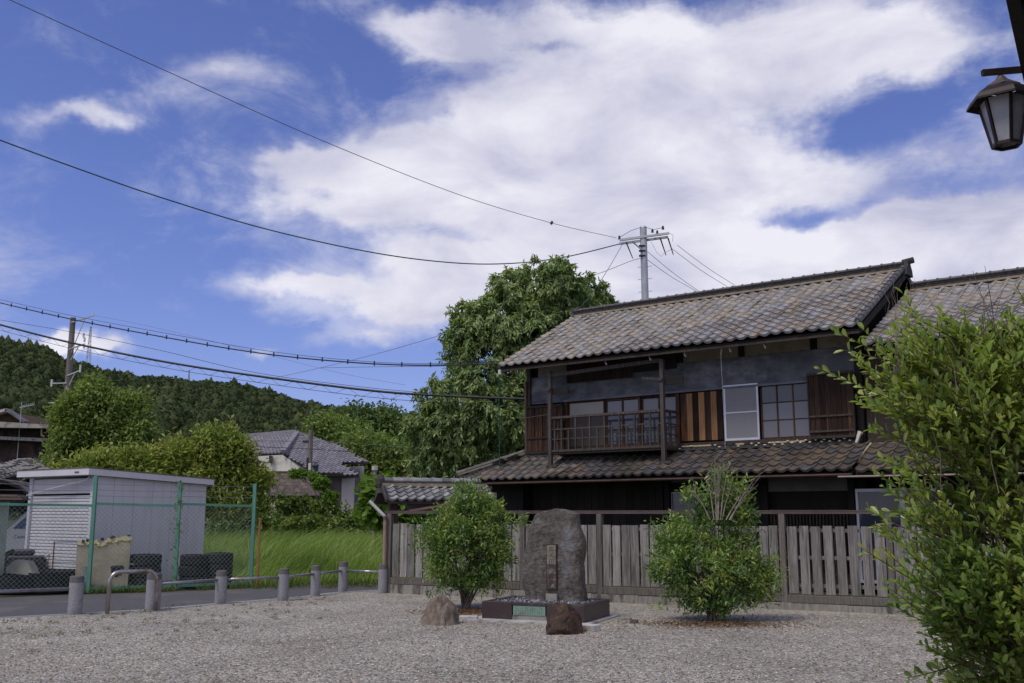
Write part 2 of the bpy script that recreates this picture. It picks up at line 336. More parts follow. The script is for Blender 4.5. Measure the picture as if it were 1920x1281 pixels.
def gravel_mat():
    m = bpy.data.materials.new('gravel'); m.use_nodes = True; nt = m.node_tree; N = nt.nodes; L = nt.links; b = N['Principled BSDF']; b.inputs['Roughness'].default_value = .85; b.inputs['Specular IOR Level'].default_value = .25
    tc = N.new('ShaderNodeTexCoord')
    v = N.new('ShaderNodeTexVoronoi'); v.inputs['Scale'].default_value = 36; L.new(tc.outputs['Object'], v.inputs['Vector'])
    cr = N.new('ShaderNodeValToRGB'); e = cr.color_ramp.elements; sp = N.new('ShaderNodeSeparateColor'); L.new(v.outputs['Color'], sp.inputs[0]); L.new(sp.outputs[0], cr.inputs[0])
    cols = [(.11, .10, .085), (.22, .20, .17), (.31, .285, .24), (.36, .34, .305), (.53, .50, .44), (.29, .235, .17)]
    while len(e) < len(cols): e.new(.5)
    for i, c in enumerate(cols): e[i].position = i / (len(cols) - 1); e[i].color = (*c, 1)
    n = N.new('ShaderNodeTexNoise'); n.inputs['Scale'].default_value = .55; n.inputs['Detail'].default_value = 9; n.inputs['Roughness'].default_value = .7; L.new(tc.outputs['Object'], n.inputs['Vector'])
    mr = N.new('ShaderNodeMapRange'); mr.inputs['From Min'].default_value = .35; mr.inputs['From Max'].default_value = .65; mr.inputs['To Min'].default_value = .80; mr.inputs['To Max'].default_value = 1.2; L.new(n.outputs['Fac'], mr.inputs['Value'])
    sc = N.new('ShaderNodeVectorMath'); sc.operation = 'SCALE'; L.new(cr.outputs[0], sc.inputs[0]); L.new(mr.outputs[0], sc.inputs['Scale'])
    n6 = N.new('ShaderNodeTexNoise'); n6.inputs['Scale'].default_value = .32; n6.inputs['Detail'].default_value = 10; n6.inputs['Roughness'].default_value = .75; n6.inputs['Distortion'].default_value = .6; L.new(tc.outputs['Object'], n6.inputs['Vector'])
    m6 = N.new('ShaderNodeMapRange'); m6.inputs['From Min'].default_value = .54; m6.inputs['From Max'].default_value = .68; m6.inputs['To Max'].default_value = .35; L.new(n6.outputs['Fac'], m6.inputs['Value'])
    x6 = N.new('ShaderNodeMix'); x6.data_type = 'RGBA'; L.new(m6.outputs[0], x6.inputs['Factor']); L.new(sc.outputs[0], x6.inputs['A']); x6.inputs['B'].default_value = (.20, .155, .10, 1); sc = x6
    L.new(sc.outputs['Result'], b.inputs['Base Color'])
    iv = N.new('ShaderNodeMath'); iv.operation = 'SUBTRACT'; iv.inputs[0].default_value = 1; L.new(v.outputs['Distance'], iv.inputs[1])
    bp = N.new('ShaderNodeBump'); bp.inputs['Strength'].default_value = 1.0; bp.inputs['Distance'].default_value = .02; L.new(iv.outputs[0], bp.inputs['Height']); L.new(bp.outputs[0], b.inputs['Normal'])
    return m
M_gravel = gravel_mat()
KERB = [(-30, 2.0), (-12.5, 13.0), (-9.2, 15.05), (-7.95, 15.83), (-7.02, 16.45), (-6.02, 17.2), (-5.22, 18.3), (-4.62, 19.0), (-4.0, 19.75), (-3.6, 20.7), (-3.0, 21.3), (-2.55, 21.45), (-2.42, 20.9)]
FO = Vector((-2.5, 20.8, 0)); FANG = -R(26.2); fd = Vector((math.cos(FANG), math.sin(FANG), 0)); fn = Vector((-fd.y, fd.x, 0))
FE = FO + fd * 14
sheet('gravel', [(x, y) for x, y in KERB] + [(FE.x, FE.y), (14, -20), (-30, -20)], 0.0, M_gravel)
m_asph = mat('asphalt', (.075, .074, .08), (.115, .112, .12), 30, .9, .35, c3=(.13, .125, .12), s3=.6)
farr = [(-30, 6), (-13, 16.4), (-10.05, 19.7), (-8.6, 20.6), (-7.1, 21.3), (-5.7, 22.2), (-4.9, 23.0), (-3.6, 23.9), (-1.8, 24.1), (3, 22.3), (3, 21.0)]
sheet('road', KERB[:-1] + [(-1.9, 21.2)] + farr[::-1], -.012, m_asph)
kb = B(); kw_ = .13
for i in range(len(KERB) - 2):
    a = Vector((*KERB[i], 0)); c = Vector((*KERB[i + 1], 0)); d = (c - a).normalized(); n_ = Vector((-d.y, d.x, 0))
    kb.add([a + n_ * .0, c + n_ * .0, c + n_ * kw_, a + n_ * kw_], [(0, 1, 2, 3)])
    kb.v[-4:] = [(x, y, .006) for x, y, _ in kb.v[-4:]]
kb.build('kerb', mat('kerb_concrete', (.28, .29, .31), (.38, .39, .42), 8, .85, .2), None, kind='structure')

# loose pebbles of the gravel, near part as real stones
def pebbles():
    n = 26000; g = np.random.default_rng(3)
    # even per picture area: nearer gets more
    Y = 8.6 + 8.0 * g.uniform(0, 1, n) ** 1.5; X = (g.uniform(-.56, .56, n)) * Y * 1.0
    ok = (Y < 15.0 + np.maximum(0, (X + 8)) * .12) & ~((X > -.6) & (X < 2.0) & (Y > 14.6) & (Y < 17)); X = X[ok]; Y = Y[ok]; n = len(X)
    s = g.uniform(.006, .017, n); base = np.array([(1, 0, 0), (0, 1, 0), (-1, 0, 0), (0, -1, 0), (0, 0, .7), (.3, .2, -.6)], float)
    a = g.uniform(0, 6.28, n); ca, sa = np.cos(a), np.sin(a); v = base[None] * s[:, None, None] * g.uniform(.6, 1.3, (n, 6, 1))
    v = np.stack([v[..., 0] * ca[:, None] - v[..., 1] * sa[:, None], v[..., 0] * sa[:, None] + v[..., 1] * ca[:, None], v[..., 2]], -1)
    v += np.stack([X, Y, np.full(n, .006)], -1)[:, None]
    F = np.array([(0, 1, 4), (1, 2, 4), (2, 3, 4), (3, 0, 4)]); F = (np.arange(n)[:, None, None] * 6 + F[None]).reshape(-1, 3)
    o = np_mesh('pebbles', v.reshape(-1, 3), F, tile_mat('pebble', [(.11, .10, .09), (.26, .235, .20), (.40, .365, .32), (.58, .54, .48), (.35, .27, .20), (.22, .21, .21)], .7))
    tag(o, 'loose small grey and tan pebbles lying all over the gravel yard', 'gravel', kind='stuff')
pebbles()

# ------------------------------------------------------------------ hills
SKYL = [(-900, 550), (-500, 580), (-200, 600), (0, 623), (90, 642), (130, 667), (240, 689), (330, 701), (440, 720), (560, 750), (700, 760), (790, 767), (1000, 800), (1300, 790), (1700, 780), (2300, 800), (3200, 820)]
def hill_h(az, r):
    px = 960 + math.tan(az) * FOC / 1.015 if abs(az) < 1.3 else (3200 if az > 0 else -900)
    for (x0, y0), (x1, y1) in zip(SKYL, SKYL[1:]):
        if px <= x1 or x1 == SKYL[-1][0]: k = min(1, max(0, (px - x0) / (x1 - x0))); y = y0 + (y1 - y0) * k; break
    tl = ray(px, y).normalized(); el = math.asin(tl.z)
    r0 = 260; rr = 640 + 60 * math.sin(az * 5)
    hr = math.tan(el) * rr - 6
    t = (r - r0) / (rr - r0)
    if t <= 0: return -.5
    if t < 1: h = hr * (t ** .85)
    else: h = hr * max(0, 1 - (t - 1) * .9)
    h += mnoise.noise(Vector((math.sin(az) * r / 90, math.cos(az) * r / 90, 3))) * 13 * min(1, t * 2) * (1 if t < .85 else max(0, (1 - t) / .15) if t < 1 else 0)
    return h
na, nr = 110, 22; HV = []; HF = []
for j in range(nr):
    r = 250 + j * 32
    for i in range(na):
        az = R(-52 + 104 * i / (na - 1)); HV.append((r * math.sin(az), r * math.cos(az), hill_h(az, r)))
for j in range(nr - 1):
    for i in range(na - 1): HF.append((j * na + i, j * na + i + 1, (j + 1) * na + i + 1, (j + 1) * na + i))
np_mesh('hills', HV, HF, mat('hill_floor', (.012, .022, .008), (.02, .035, .012), .05, .95, .0, coord='Object'), kind='structure')
def forest():
    g = np.random.default_rng(5); bm = bmesh.new(); bmesh.ops.create_icosphere(bm, subdivisions=1, radius=1); bv = np.array([v.co for v in bm.verts]); bf = np.array([[v.index for v in f.verts] for f in bm.faces]); bm.free()
    VV = []; FF = []; o = 0; LP = []; LD = []; LL = []
    n = 0
    while n < 9500:
        az = R(g.uniform(-31, 9)) if g.random() < .93 else R(g.uniform(-50, 45)); r = math.sqrt(g.uniform(300 ** 2, 690 ** 2)); h = hill_h(az, r)
        if h < 1: continue
        p = np.array([r * math.sin(az), r * math.cos(az), h]); con = g.random() < .10; s = g.uniform(1.6, 3.6) * (1.25 if r > 560 and g.random() < .3 else 1); sz = s * (1.5 if con else 1.0)
        v = bv * (1 + g.uniform(-.2, .2, (len(bv), 1)));
        if con: v = v * np.where(bv[:, 2:3] > .3, [.62, .62, 1], [1, 1, 1])
        v = v * [s, s, sz] + p + [0, 0, sz * .55]
        VV.append(v); FF.append(bf + o); o += len(bv)
        k = 30; d = unit(g.normal(size=(k, 3))); d[:, 2] = np.abs(d[:, 2]) * .9 - .15; q = p + d * [s * 1.05, s * 1.05, sz * 1.05] * (np.where(d[:, 2:3] > .5, .75, 1) if con else 1) + [0, 0, sz * .55]
        LP.append(q); LD.append(unit(d + g.normal(size=(k, 3)) * .6)); LL.append(np.full(k, s * .42)); n += 1
    P = np.concatenate(LP); D = np.concatenate(LD); Ln = np.concatenate(LL)
    m = leaf_mat('forest_leaf', [(.036, .054, .026), (.048, .068, .030), (.064, .085, .036), (.090, .110, .044)], .15, .8, .018, .05)
    V, F = leaf_arrays(P, D, unit(g.normal(size=P.shape) + [0, 0, 1]), Ln, Ln * .8)
    a = np.concatenate(VV); V2 = np.concatenate([a, V]); F2 = np.concatenate([np.concatenate(FF), F + len(a)])
    tag(np_mesh('forest', V2, F2, m), 'dark green wood of cedars and broadleaf trees covering the hillside', 'forest', kind='stuff')
forest()
m_pyl = mat('pylon_steel', (.30, .31, .34), (.40, .41, .45), 1, .6)
def pylon(px, pyt, pyb, Y, wpx, label):
    b_ = at(px, pyb, Y); t_ = at(px, pyt, Y); w = wpx / 1893 * Y
    root = thing('lattice_mast', label, 'mast', (b_.x, b_.y, b_.z)); h = t_.z - b_.z
    for sx in (-1, 1):
        for sy in (-1, 1): B().tube([(sx * w / 2, sy * w / 2, -6), (sx * w * .12, sy * w * .12, h)], .14, 4).build('leg', m_pyl, root)
    bb = B()
    for i in range(7):
        z0 = h * i / 7; z1 = h * (i + 1) / 7; k0 = .5 - .38 * i / 7; k1 = .5 - .38 * (i + 1) / 7
        for s in (-1, 1): bb.tube([(s * w * k0, -w * k0, z0), (-s * w * k1, -w * k1, z1)], .09, 3); bb.tube([(s * w * k0, w * k0, z0), (s * w * k1, -w * k1, z1)], .09, 3)
    bb.build('bracing', m_pyl, root)
    for z in (.75, .86, .96): B().tube([(-w * .55, 0, h * z), (w * .55, 0, h * z)], .12, 4).build('crossarm', m_pyl, root)
pylon(166, 612, 672, 655, 7, 'tall thin lattice pylon on the ridge behind the concrete utility pole')
pylon(354, 694, 712, 655, 3, 'tiny lattice mast on the ridge line over the middle of the hill')
pylon(809, 708, 772, 660, 7, 'steel lattice mast half hidden by the left edge of the big drooping tree')

# ------------------------------------------------------------------ the old two-storey house (local: x along the facade, y into the house)
HA = -R(37.6); HO = at(990, 900, 26.05); HO.z = 0
house = thing('old_timber_house', 'old two-storey timber house with weathered tan and grey pantile roofs and a wooden balcony', 'house', HO, HA)
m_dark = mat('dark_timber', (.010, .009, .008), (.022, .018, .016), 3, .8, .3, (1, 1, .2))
m_dkwood = mat('weathered_dark_wood', (.030, .022, .018), (.075, .058, .048), 5, .8, .5, (6, 6, .7), var=.3)
m_redwood = mat('reddish_wood', (.045, .020, .010), (.16, .065, .028), 5, .75, .4, (7, 7, .6), var=.3, c3=(.018, .013, .011), s3=1.1, w3=(.42, .62))
m_cedar = mat('light_cedar', (.23, .115, .05), (.36, .19, .085), 4, .7, .25, (9, 9, .5), var=.2)
m_burnt = mat('burnt_board', (.012, .010, .009), (.045, .022, .012), 5, .85, .5, (9, 9, .5), var=.45, c3=(.20, .085, .03), s3=1.6, w3=(.56, .70))
m_slate = mat('blue_grey_plaster', (.085, .092, .11), (.15, .16, .185), 2.6, .9, .3, (1, 1, 1.6), c3=(.27, .29, .34), s3=1.1, w3=(.50, .72))
m_cream = mat('cream_plaster', (.26, .23, .17), (.33, .30, .23), 3, .9, .1, c3=(.20, .17, .13), s3=1.5)
m_corr = mat('rusty_corrugated_sheet', (.035, .022, .018), (.07, .045, .035), 3, .7, .3, (1, 1, .3), c3=(.022, .018, .017), s3=2)
m_gl = glass_mat('window_glass', (.05, .06, .085), .05)
m_frost = glass_mat('frosted_glass', (.16, .165, .19), .25)
m_paper = mat('paper_screen', (.30, .29, .27), (.36, .35, .33), 2, .9)
m_alu = mat('aluminium_frame', (.52, .55, .62), (.60, .62, .68), 6, .4, metal=.3)
m_plaster_w = mat('white_plaster', (.60, .56, .46), (.72, .70, .62), 8, .9, .4)
TC0 = [(.32, .30, .29), (.37, .36, .37), (.40, .33, .26), (.27, .245, .23), (.43, .37, .30), (.34, .335, .35), (.33, .28, .235), (.40, .39, .40), (.25, .24, .235), (.38, .32, .25)]
TC = [tuple((a * .8 + b * .2) * .9 for a, b in zip(c, (.335, .315, .295))) for c in TC0]
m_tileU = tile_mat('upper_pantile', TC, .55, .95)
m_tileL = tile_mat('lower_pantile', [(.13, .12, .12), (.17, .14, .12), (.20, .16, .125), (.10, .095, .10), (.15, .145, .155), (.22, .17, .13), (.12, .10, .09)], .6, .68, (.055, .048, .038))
m_mortar = mat('ridge_mortar', (.035, .034, .036), (.085, .08, .076), 12, .9, .6)
m_tan = mat('ridge_tan', (.24, .19, .13), (.36, .30, .22), 6, .85, .5)

def tile_builder(w=.262, L_=.31):
    """one pantile, lying with its lower edge at y=0 and x from 0 to w"""
    hs = [.046, .022, .006, 0, .002, .014, .036, .054, .050]; n = len(hs); vs = []
    for y, dz in ((0, .030), (L_, -.012)):
        for i, h in enumerate(hs): vs.append((w * 1.06 * i / (n - 1), y, h + dz))
    for i, h in enumerate(hs): vs.append((w * 1.06 * i / (n - 1), .002, h - .022))
    fs = [(i, i + 1, n + i + 1, n + i) for i in range(n - 1)] + [(2 * n + i, 2 * n + i + 1, i + 1, i) for i in range(n - 1)]
    return vs, fs
def tile_mesh(w=.262, L_=.31):
    vs, fs = tile_builder(w, L_); me = bpy.data.meshes.new('roof_tile'); me.from_pydata(vs, [], fs); return me
TW, TCH = .262, .262
def roof_field(x0, x1, y0, z0, y1, z1, w=TW, course=TCH, keep=None, seed=0):
    """matrices of tiles on a slope that rises from (y0,z0) to (y1,z1)"""
    g = random.Random(seed); sl = math.hypot(y1 - y0, z1 - z0); ang = math.atan2(z1 - z0, y1 - y0); rows = int(round(sl / course)); cols = int(round((x1 - x0) / w)); out = []
    cy, cz = math.cos(ang), math.sin(ang); rr = sl / rows; ww = (x1 - x0) / cols
    for r_ in range(rows):
        for c in range(cols):
            x = x0 + c * ww; d = r_ * rr; y = y0 + cy * d; z = z0 + cz * d
            if keep and not keep(x + ww / 2, y): continue
            sg = -.028 * math.sin(math.pi * c / cols) * (r_ / rows) + mnoise.noise(Vector((x * .9, y * 1.3, seed))) * .022; M = Matrix.Translation((x + g.uniform(-.005, .005), y + g.uniform(-.012, .008), z + sg + g.uniform(-.004, .005))) @ Euler((ang + g.uniform(-.012, .012), g.uniform(-.008, .008), g.uniform(-.015, .015))).to_matrix().to_4x4() @ Matrix.Diagonal((ww / .262, rr / .262, 1, 1))
            out.append(M)
    return out
def place_tiles(root, fields, limit=300):
    """fields: list of (parent part, matrices, material, stuff name). The nearest ones become single tiles."""
    W = Matrix.Translation(root.location) @ root.rotation_euler.to_matrix().to_4x4(); allm = []
    for fi, (p, ms, m, lim_y) in enumerate(fields):
        for M in ms:
            t = (W @ M).translation; back = (not lim_y); allm.append((t.length + (1000 if back else 0), fi, M))
    allm.sort(key=lambda t: t[0]); meshes = {}; rest = {i: [] for i in range(len(fields))}; vs, fs = tile_builder()
    for k, (d, fi, M) in enumerate(allm):
        p, ms, m, ly = fields[fi]
        if k < limit and d < 900:
            if fi not in meshes: meshes[fi] = tile_mesh(); meshes[fi].materials.append(m)
            o = bpy.data.objects.new('tile', meshes[fi]); COL.objects.link(o); o.parent = p; o.matrix_local = M
        else: rest[fi].append(M)
    va = np.array(vs); va = np.concatenate([va, np.ones((len(va), 1))], 1); fa = np.array(fs)
    for fi, ms in rest.items():
        if not ms: continue
        V = np.concatenate([(va @ np.array(M).T)[:, :3] for M in ms]); F = np.concatenate([fa + i * len(va) for i in range(len(ms))])
        np_mesh('roof_tiles', V, F, fields[fi][2], fields[fi][0], kind='stuff')

# --- body
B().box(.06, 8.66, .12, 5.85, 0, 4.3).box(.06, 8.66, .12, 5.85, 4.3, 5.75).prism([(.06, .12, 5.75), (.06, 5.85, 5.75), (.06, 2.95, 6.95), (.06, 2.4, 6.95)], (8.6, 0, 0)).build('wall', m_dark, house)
B().box(-.95, .06, -.30, 5.2, 0, 2.5).build('side_wall', m_dark, house)
def strip(name, x0, x1, z0, z1, y0, y1, m, p=None, **kw):
    return B().box(x0, x1, y0, y1, z0, z1).build(name, m, p or house, **kw)
strip('plaster_panel', .10, 8.60, 4.40, 5.10, .03, .12, m_slate)
for x0, x1 in ((.3, 1.2), (4.5, 5.98), (6.1, 7.66), (7.8, 8.5)): strip('plaster_panel', x0, x1, 5.11, 5.85, .06, .12, m_cream)
for x in (.0, 1.25, 4.42, 5.98, 7.66, 8.56): strip('post', x, x + .13, 5.10, 5.9, .0, .11, m_dark)
strip('post', 8.60, 8.74, 2.9, 5.9, -.03, .14, m_dark)
strip('post', -.02, .10, 2.95, 5.9, -.03, .14, m_dkwood)
# brown corrugated sheet hung under the eave over the balcony
cb = B()
for i in range(50):
    x0 = 1.26 + i * .039; cb.add([(x0, -.03, 4.86 + .0 * i), (x0 + .0195, -.05, 4.86), (x0 + .039, -.03, 4.86), (x0, -.03, 5.5), (x0 + .0195, -.05, 5.5), (x0 + .039, -.03, 5.5)], [(0, 1, 4, 3), (1, 2, 5, 4)])
cb.build('corrugated_sheet', m_corr, house)
strip('dark_panel', 3.22, 4.40, 4.98, 5.6, -.03, .02, mat('black_board', (.02, .018, .02), (.03, .028, .03), 3))
strip('lintel', 1.2, 7.64, 4.385, 4.43, -.09, .10, mat('lead_flashing', (.10, .11, .14), (.17, .18, .21), 4, .6))
strip('sill_beam', -.05, 8.7, 3.06, 3.2, -.12, .12, m_dkwood)
# sliding door panels of the band between sill and lintel
def window(x0, x1, z0, z1, y, cols, rows, m_f, panes, fw=.035, depth=.04, name='window', rowh=None, **kw):
    f = B(); f.box(x0, x1, y, y + depth, z0, z0 + fw * 1.3).box(x0, x1, y, y + depth, z1 - fw, z1)
    for i in range(cols + 1):
        x = x0 + (x1 - x0 - fw) * i / cols; f.box(x, x + fw, y + .002, y + depth - .002, z0 + fw * 1.3, z1 - fw)
    zs = rowh or [z0 + fw + (z1 - z0 - 2 * fw) * j / rows for j in range(1, rows)]
    for z in zs: f.box(x0 + fw, x1 - fw, y + .005, y + depth - .005, z - fw * .35, z + fw * .35)
    fo = f.build(name, m_f, house, **kw); zz = [z0 + fw] + list(zs) + [z1 - fw]
    for i in range(cols):
        for j in range(len(zz) - 1):
            a = x0 + (x1 - x0 - fw) * i / cols + fw; c = x0 + (x1 - x0 - fw) * (i + 1) / cols
            B().box(a, c, y + depth * .45, y + depth * .6, zz[j] + fw * .3, zz[j + 1] - fw * .3).build('pane', panes(i, j), fo)
    return fo
window(1.30, 2.38, 3.2, 4.38, -.02, 1, 2, m_redwood, lambda i, j: m_paper if j == 1 else mat('reed_screen', (.055, .05, .048), (.11, .10, .095), 3, .9, .3, (60, 60, 1)), rowh=[3.98])
for k in range(2): window(2.40 + k * .99, 3.38 + k * .99, 3.2, 4.38, .0 + .045 * (k % 2), 2, 3, m_redwood, lambda i, j: m_frost if j == 2 else m_gl, fw=.05)
window(6.47, 7.60, 3.2, 4.42, .0, 3, 3, m_redwood, lambda i, j: m_gl if j == 2 else m_frost, fw=.032)
scr = window(5.62, 6.45, 3.20, 4.46, -.085, 1, 2, m_alu, lambda i, j: mat('grey_insect_screen', (.20, .20, .22), (.25, .25, .27), 40, .9), fw=.04, depth=.03, rowh=[3.83], label='aluminium framed insect screen')
strip('post', 1.2, 1.30, 3.2, 4.4, -.06, .1, m_redwood); strip('post', 4.38, 4.47, 3.2, 4.4, -.06, .1, m_redwood)
def boards(name, x0, x1, z0, z1, y, n, mats, gap=.004, seed=0, battens=(), rim=True, **kw):
    g = random.Random(seed); f = B()
    f.box(x0, x1, y + .02, y + .06, z0, z1)
    if rim: f.box(x0 - .03, x1 + .03, y - .03, y + .07, z1, z1 + .05).box(x0 - .03, x0, y - .02, y + .06, z0, z1).box(x1, x1 + .03, y - .02, y + .06, z0, z1).box(x0 - .03, x1 + .03, y - .03, y + .07, z0 - .05, z0)
    fo = f.build(name, m_dkwood, house, **kw); w = (x1 - x0) / n
    for i in range(n):
        dy = g.uniform(-.006, .006); B().box(x0 + i * w + gap, x0 + (i + 1) * w - gap, y + dy, y + .018, z0 + g.uniform(0, .01), z1 - g.uniform(0, .01)).build('board', mats[i % len(mats)], fo)
    for z in battens: B().box(x0, x1, y - .03, y, z - .02, z + .02).build('batten', m_dkwood, fo)
boards('shutter_box', .10, 1.18, 3.15, 4.28, -.16, 9, [m_redwood], seed=3, battens=(3.5,))
boards('wooden_shutter', 4.50, 5.58, 3.24, 4.36, -.05, 7, [m_redwood, m_cedar, m_burnt, m_cedar, m_burnt, m_cedar, m_burnt], seed=5, rim=False, label='shutter of alternating pale cedar and dark boards')
boards('shutter_box', 7.66, 8.58, 3.20, 4.50, -.20, 8, [m_burnt], seed=8, battens=(3.62, 3.30))
# reddish frame strips on the left shutter box
for x in (.30, .56, .80, 1.0): B().box(x, x + .025, -.185, -.162, 3.5, 4.26).build('batten', m_redwood, house)
# ground floor: boards, panels, doors
gf = B().box(.05, 8.4, .02, .1, 0, .3).build('ground_sill', m_dkwood, house)
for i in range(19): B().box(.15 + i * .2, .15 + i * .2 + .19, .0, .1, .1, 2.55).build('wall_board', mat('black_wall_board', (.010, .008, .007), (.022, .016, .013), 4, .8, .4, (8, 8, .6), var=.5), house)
for x in (4.0, 5.2, 6.42, 8.32): strip('post', x, x + .13, 0, 2.8, -.04, .1, m_dark)
strip('plaster_panel', 6.56, 8.30, 2.06, 2.46, .01, .1, mat('dull_plaster', (.13, .125, .125), (.18, .175, .17), 2, .9))
strip('plaster_panel', 4.15, 6.40, 2.3, 2.6, .03, .1, mat('dull_plaster', (.1, .1, .1)))
window(4.14, 4.78, .4, 2.08, .04, 1, 1, m_alu, lambda i, j: m_gl, fw=.02)
lat = B().box(6.56, 8.30, .03, .06, 1.62, 1.68).box(6.56, 8.30, .03, .06, .3, .36).build('lattice', m_dkwood, house)
for i in range(24): B().box(6.58 + i * .0725, 6.58 + i * .0725 + .035, .0, .03, .3, 1.66).build('slat', m_dkwood, lat)
# --- upper roof
UR = dict(y0=-1.0, z0=5.34, y1=2.47, z1=7.16); URX0, URX1 = -.12, 9.08
up = B().prism([(URX0, -1.0, 5.26), (URX0, 2.47, 7.08), (URX0, 5.94, 5.26), (URX0, 5.94, 5.22), (URX0, 2.47, 7.03), (URX0, -1.0, 5.22)], (URX1 - URX0, 0, 0)).build('upper_roof', m_dark, house)
uf = roof_field(URX0, URX1, -1.06, 5.315, 2.42, 7.14, seed=1); ub = roof_field(URX0, URX1, -1.06, 5.315, 2.42, 7.14, seed=2)
MR = Matrix.Translation((URX0 + URX1, 2 * 2.47, 0)) @ Matrix.Rotation(math.pi, 4, 'Z'); ub = [MR @ M for M in ub]
B().box(URX0, URX1, -1.0, -.97, 5.17, 5.25).build('eave_board', m_dkwood, up)
for i in range(21):
    x = .0 + i * .44; B().beam((x, -.96, 5.22), (x, .5, 5.99), .06, .08).build('rafter', m_dark, up)
def ridge(parent, x0, x1, y, z, m1, m2, mc, capm, n=None, h=.14, w=.30):
    B().box(x0, x1, y - w / 2 - .03, y + w / 2 + .03, z - .03, z + .012).build('ridge_course', m1, parent)
    for q in range(3): B().box(x0, x1, y - w / 2 + .02 + .012 * (q % 2), y + w / 2 - .02 - .012 * (q % 2), z + .012 + (h - .022) * q / 3, z + .012 + (h - .022) * (q + 1) / 3 - .002).build('ridge_course', m2, parent)
    B().box(x0, x1, y - w / 2, y + w / 2, z + h - .01, z + h + .012).build('ridge_course', mc, parent)
    n = n or int((x1 - x0) / .27); s = (x1 - x0) / n; cap = B(); k = 7
    prof = [(0, .078), (.03, .088), (.05, .07), (s, .066)]; vs = []; fs = []
    for xx, r_ in prof:
        for j in range(k): a = math.pi * j / (k - 1); vs.append((xx, math.cos(a) * r_ * 1.15, math.sin(a) * r_))
    for i in range(3):
        for j in range(k - 1): fs.append((i * k + j, i * k + j + 1, (i + 1) * k + j + 1, (i + 1) * k + j))
    fs.append(tuple(range(k))); cap.add(vs, fs); me = cap.mesh('ridge_tile', smooth=False); me.materials.append(capm)
    for i in range(n):
        o = bpy.data.objects.new('ridge_tile', me); COL.objects.link(o); o.parent = parent; o.location = (x0 + i * s, y, z + h + .01); o.rotation_euler = (random.uniform(-.05, .05), 0, random.uniform(-.03, .03))
rg = B().box(URX0 - .02, URX1 + .02, 2.47 - .12, 2.47 + .12, 7.0, 7.12).build('ridge', m_mortar, house)
ridge(rg, URX0, URX1, 2.47, 7.15, m_tan, m_mortar, m_mortar, tile_mat('ridge_cap', [(.12, .115, .115), (.16, .15, .14), (.10, .10, .105)], .6))
# demon-face ridge ends: upright slab with shoulders and a round cap
for xx, s in ((URX0 - .05, 1), (URX1 + .0, 1)):
    e = B(); e.prism([(xx, 2.47 - .24, 7.0), (xx, 2.47 + .24, 7.0), (xx, 2.47 + .2, 7.16), (xx, 2.47 + .12, 7.24), (xx, 2.47 + .09, 7.33), (xx, 2.47 - .09, 7.33), (xx, 2.47 - .12, 7.24), (xx, 2.47 - .2, 7.16)], (.1, 0, 0))
    e.tube([(xx - .05, 2.47, 7.33), (xx + .2, 2.47, 7.36)], .075, 8).build('ridge_end_tile', m_mortar, rg)
# right verge: a line of rounded verge tiles with a barge board under them
vg = B().beam((URX1 + .02, -1.02, 5.24), (URX1 + .02, 2.47, 7.06), .04, .13).build('barge_board', m_dark, up)
for i in range(15):
    k0 = i / 15; k1 = (i + 1.1) / 15; a = Vector((URX1 - .02, -1.04 + 3.46 * k0, 5.41 + 1.82 * k0)); c = Vector((URX1 - .02, -1.04 + 3.46 * k1, 5.39 + 1.82 * k1)); B().tube([a, c], [.075, .062], 8).build('verge_tile', tile_mat('ridge_cap', []), up)
B().beam((URX0 - .02, -1.02, 5.22), (URX0 - .02, 2.47, 7.06), .04, .16).build('barge_board', m_dkwood, up)
# --- lower roof with its hip at the left end
ZT, ZB, OV = 3.06, 2.44, 1.25
lo = B().prism([(0, .0, ZT - .07), (-OV, -OV, ZB - .04), (-OV, -OV, ZB - .13), (0, 0, ZT - .13)], (.001, 0, 0))
lo = B(); lo.add([(0, 0, ZT - .07), (8.86, 0, ZT - .07), (8.86, -OV, ZB - .07), (-OV, -OV, ZB - .07), (0, 0, ZT - .13), (8.86, 0, ZT - .13), (8.86, -OV, ZB - .13), (-OV, -OV, ZB - .13)], [(0, 1, 2, 3), (7, 6, 5, 4), (0, 4, 5, 1), (1, 5, 6, 2), (2, 6, 7, 3), (3, 7, 4, 0)])
lo.add([(0, 0, ZT - .07), (0, 5.8, ZT - .07), (-OV, 5.8, ZB - .07), (-OV, -OV, ZB - .07), (0, 0, ZT - .13), (0, 5.8, ZT - .13), (-OV, 5.8, ZB - .13), (-OV, -OV, ZB - .13)], [(3, 2, 1, 0), (4, 5, 6, 7), (0, 1, 5, 4), (1, 2, 6, 5), (2, 3, 7, 6), (3, 0, 4, 7)])
low = lo.build('lower_roof', m_dark, house)
lf = roof_field(-OV, 8.86, -OV - .05, ZB - .01, -.06, ZT - .02, seed=4, keep=lambda x, y: x > y - .1 or x > 0)
ls = roof_field(-5.8, OV + .0, -OV - .05, ZB - .01, -.06, ZT - .02, seed=5, keep=lambda x, y: x < -y + .05); MS = Matrix.Rotation(-math.pi / 2, 4, 'Z'); ls = [MS @ M for M in ls]
B().tube([(-OV, -OV - .05, ZB - .12), (8.86, -OV - .05, ZB - .10)], .028, 7).build('gutter', mat('rusty_gutter', (.045, .022, .018), (.08, .04, .032), 5, .6), low)
hr = B().beam((.02, .02, ZT + .03), (-OV - .06, -OV - .06, ZB + .05), .2, .09).build('hip_ridge', m_mortar, house)
B().beam((.0, .0, ZT + .10), (-OV - .04, -OV - .04, ZB + .12), .15, .035).build('ridge_course', m_tan, hr)
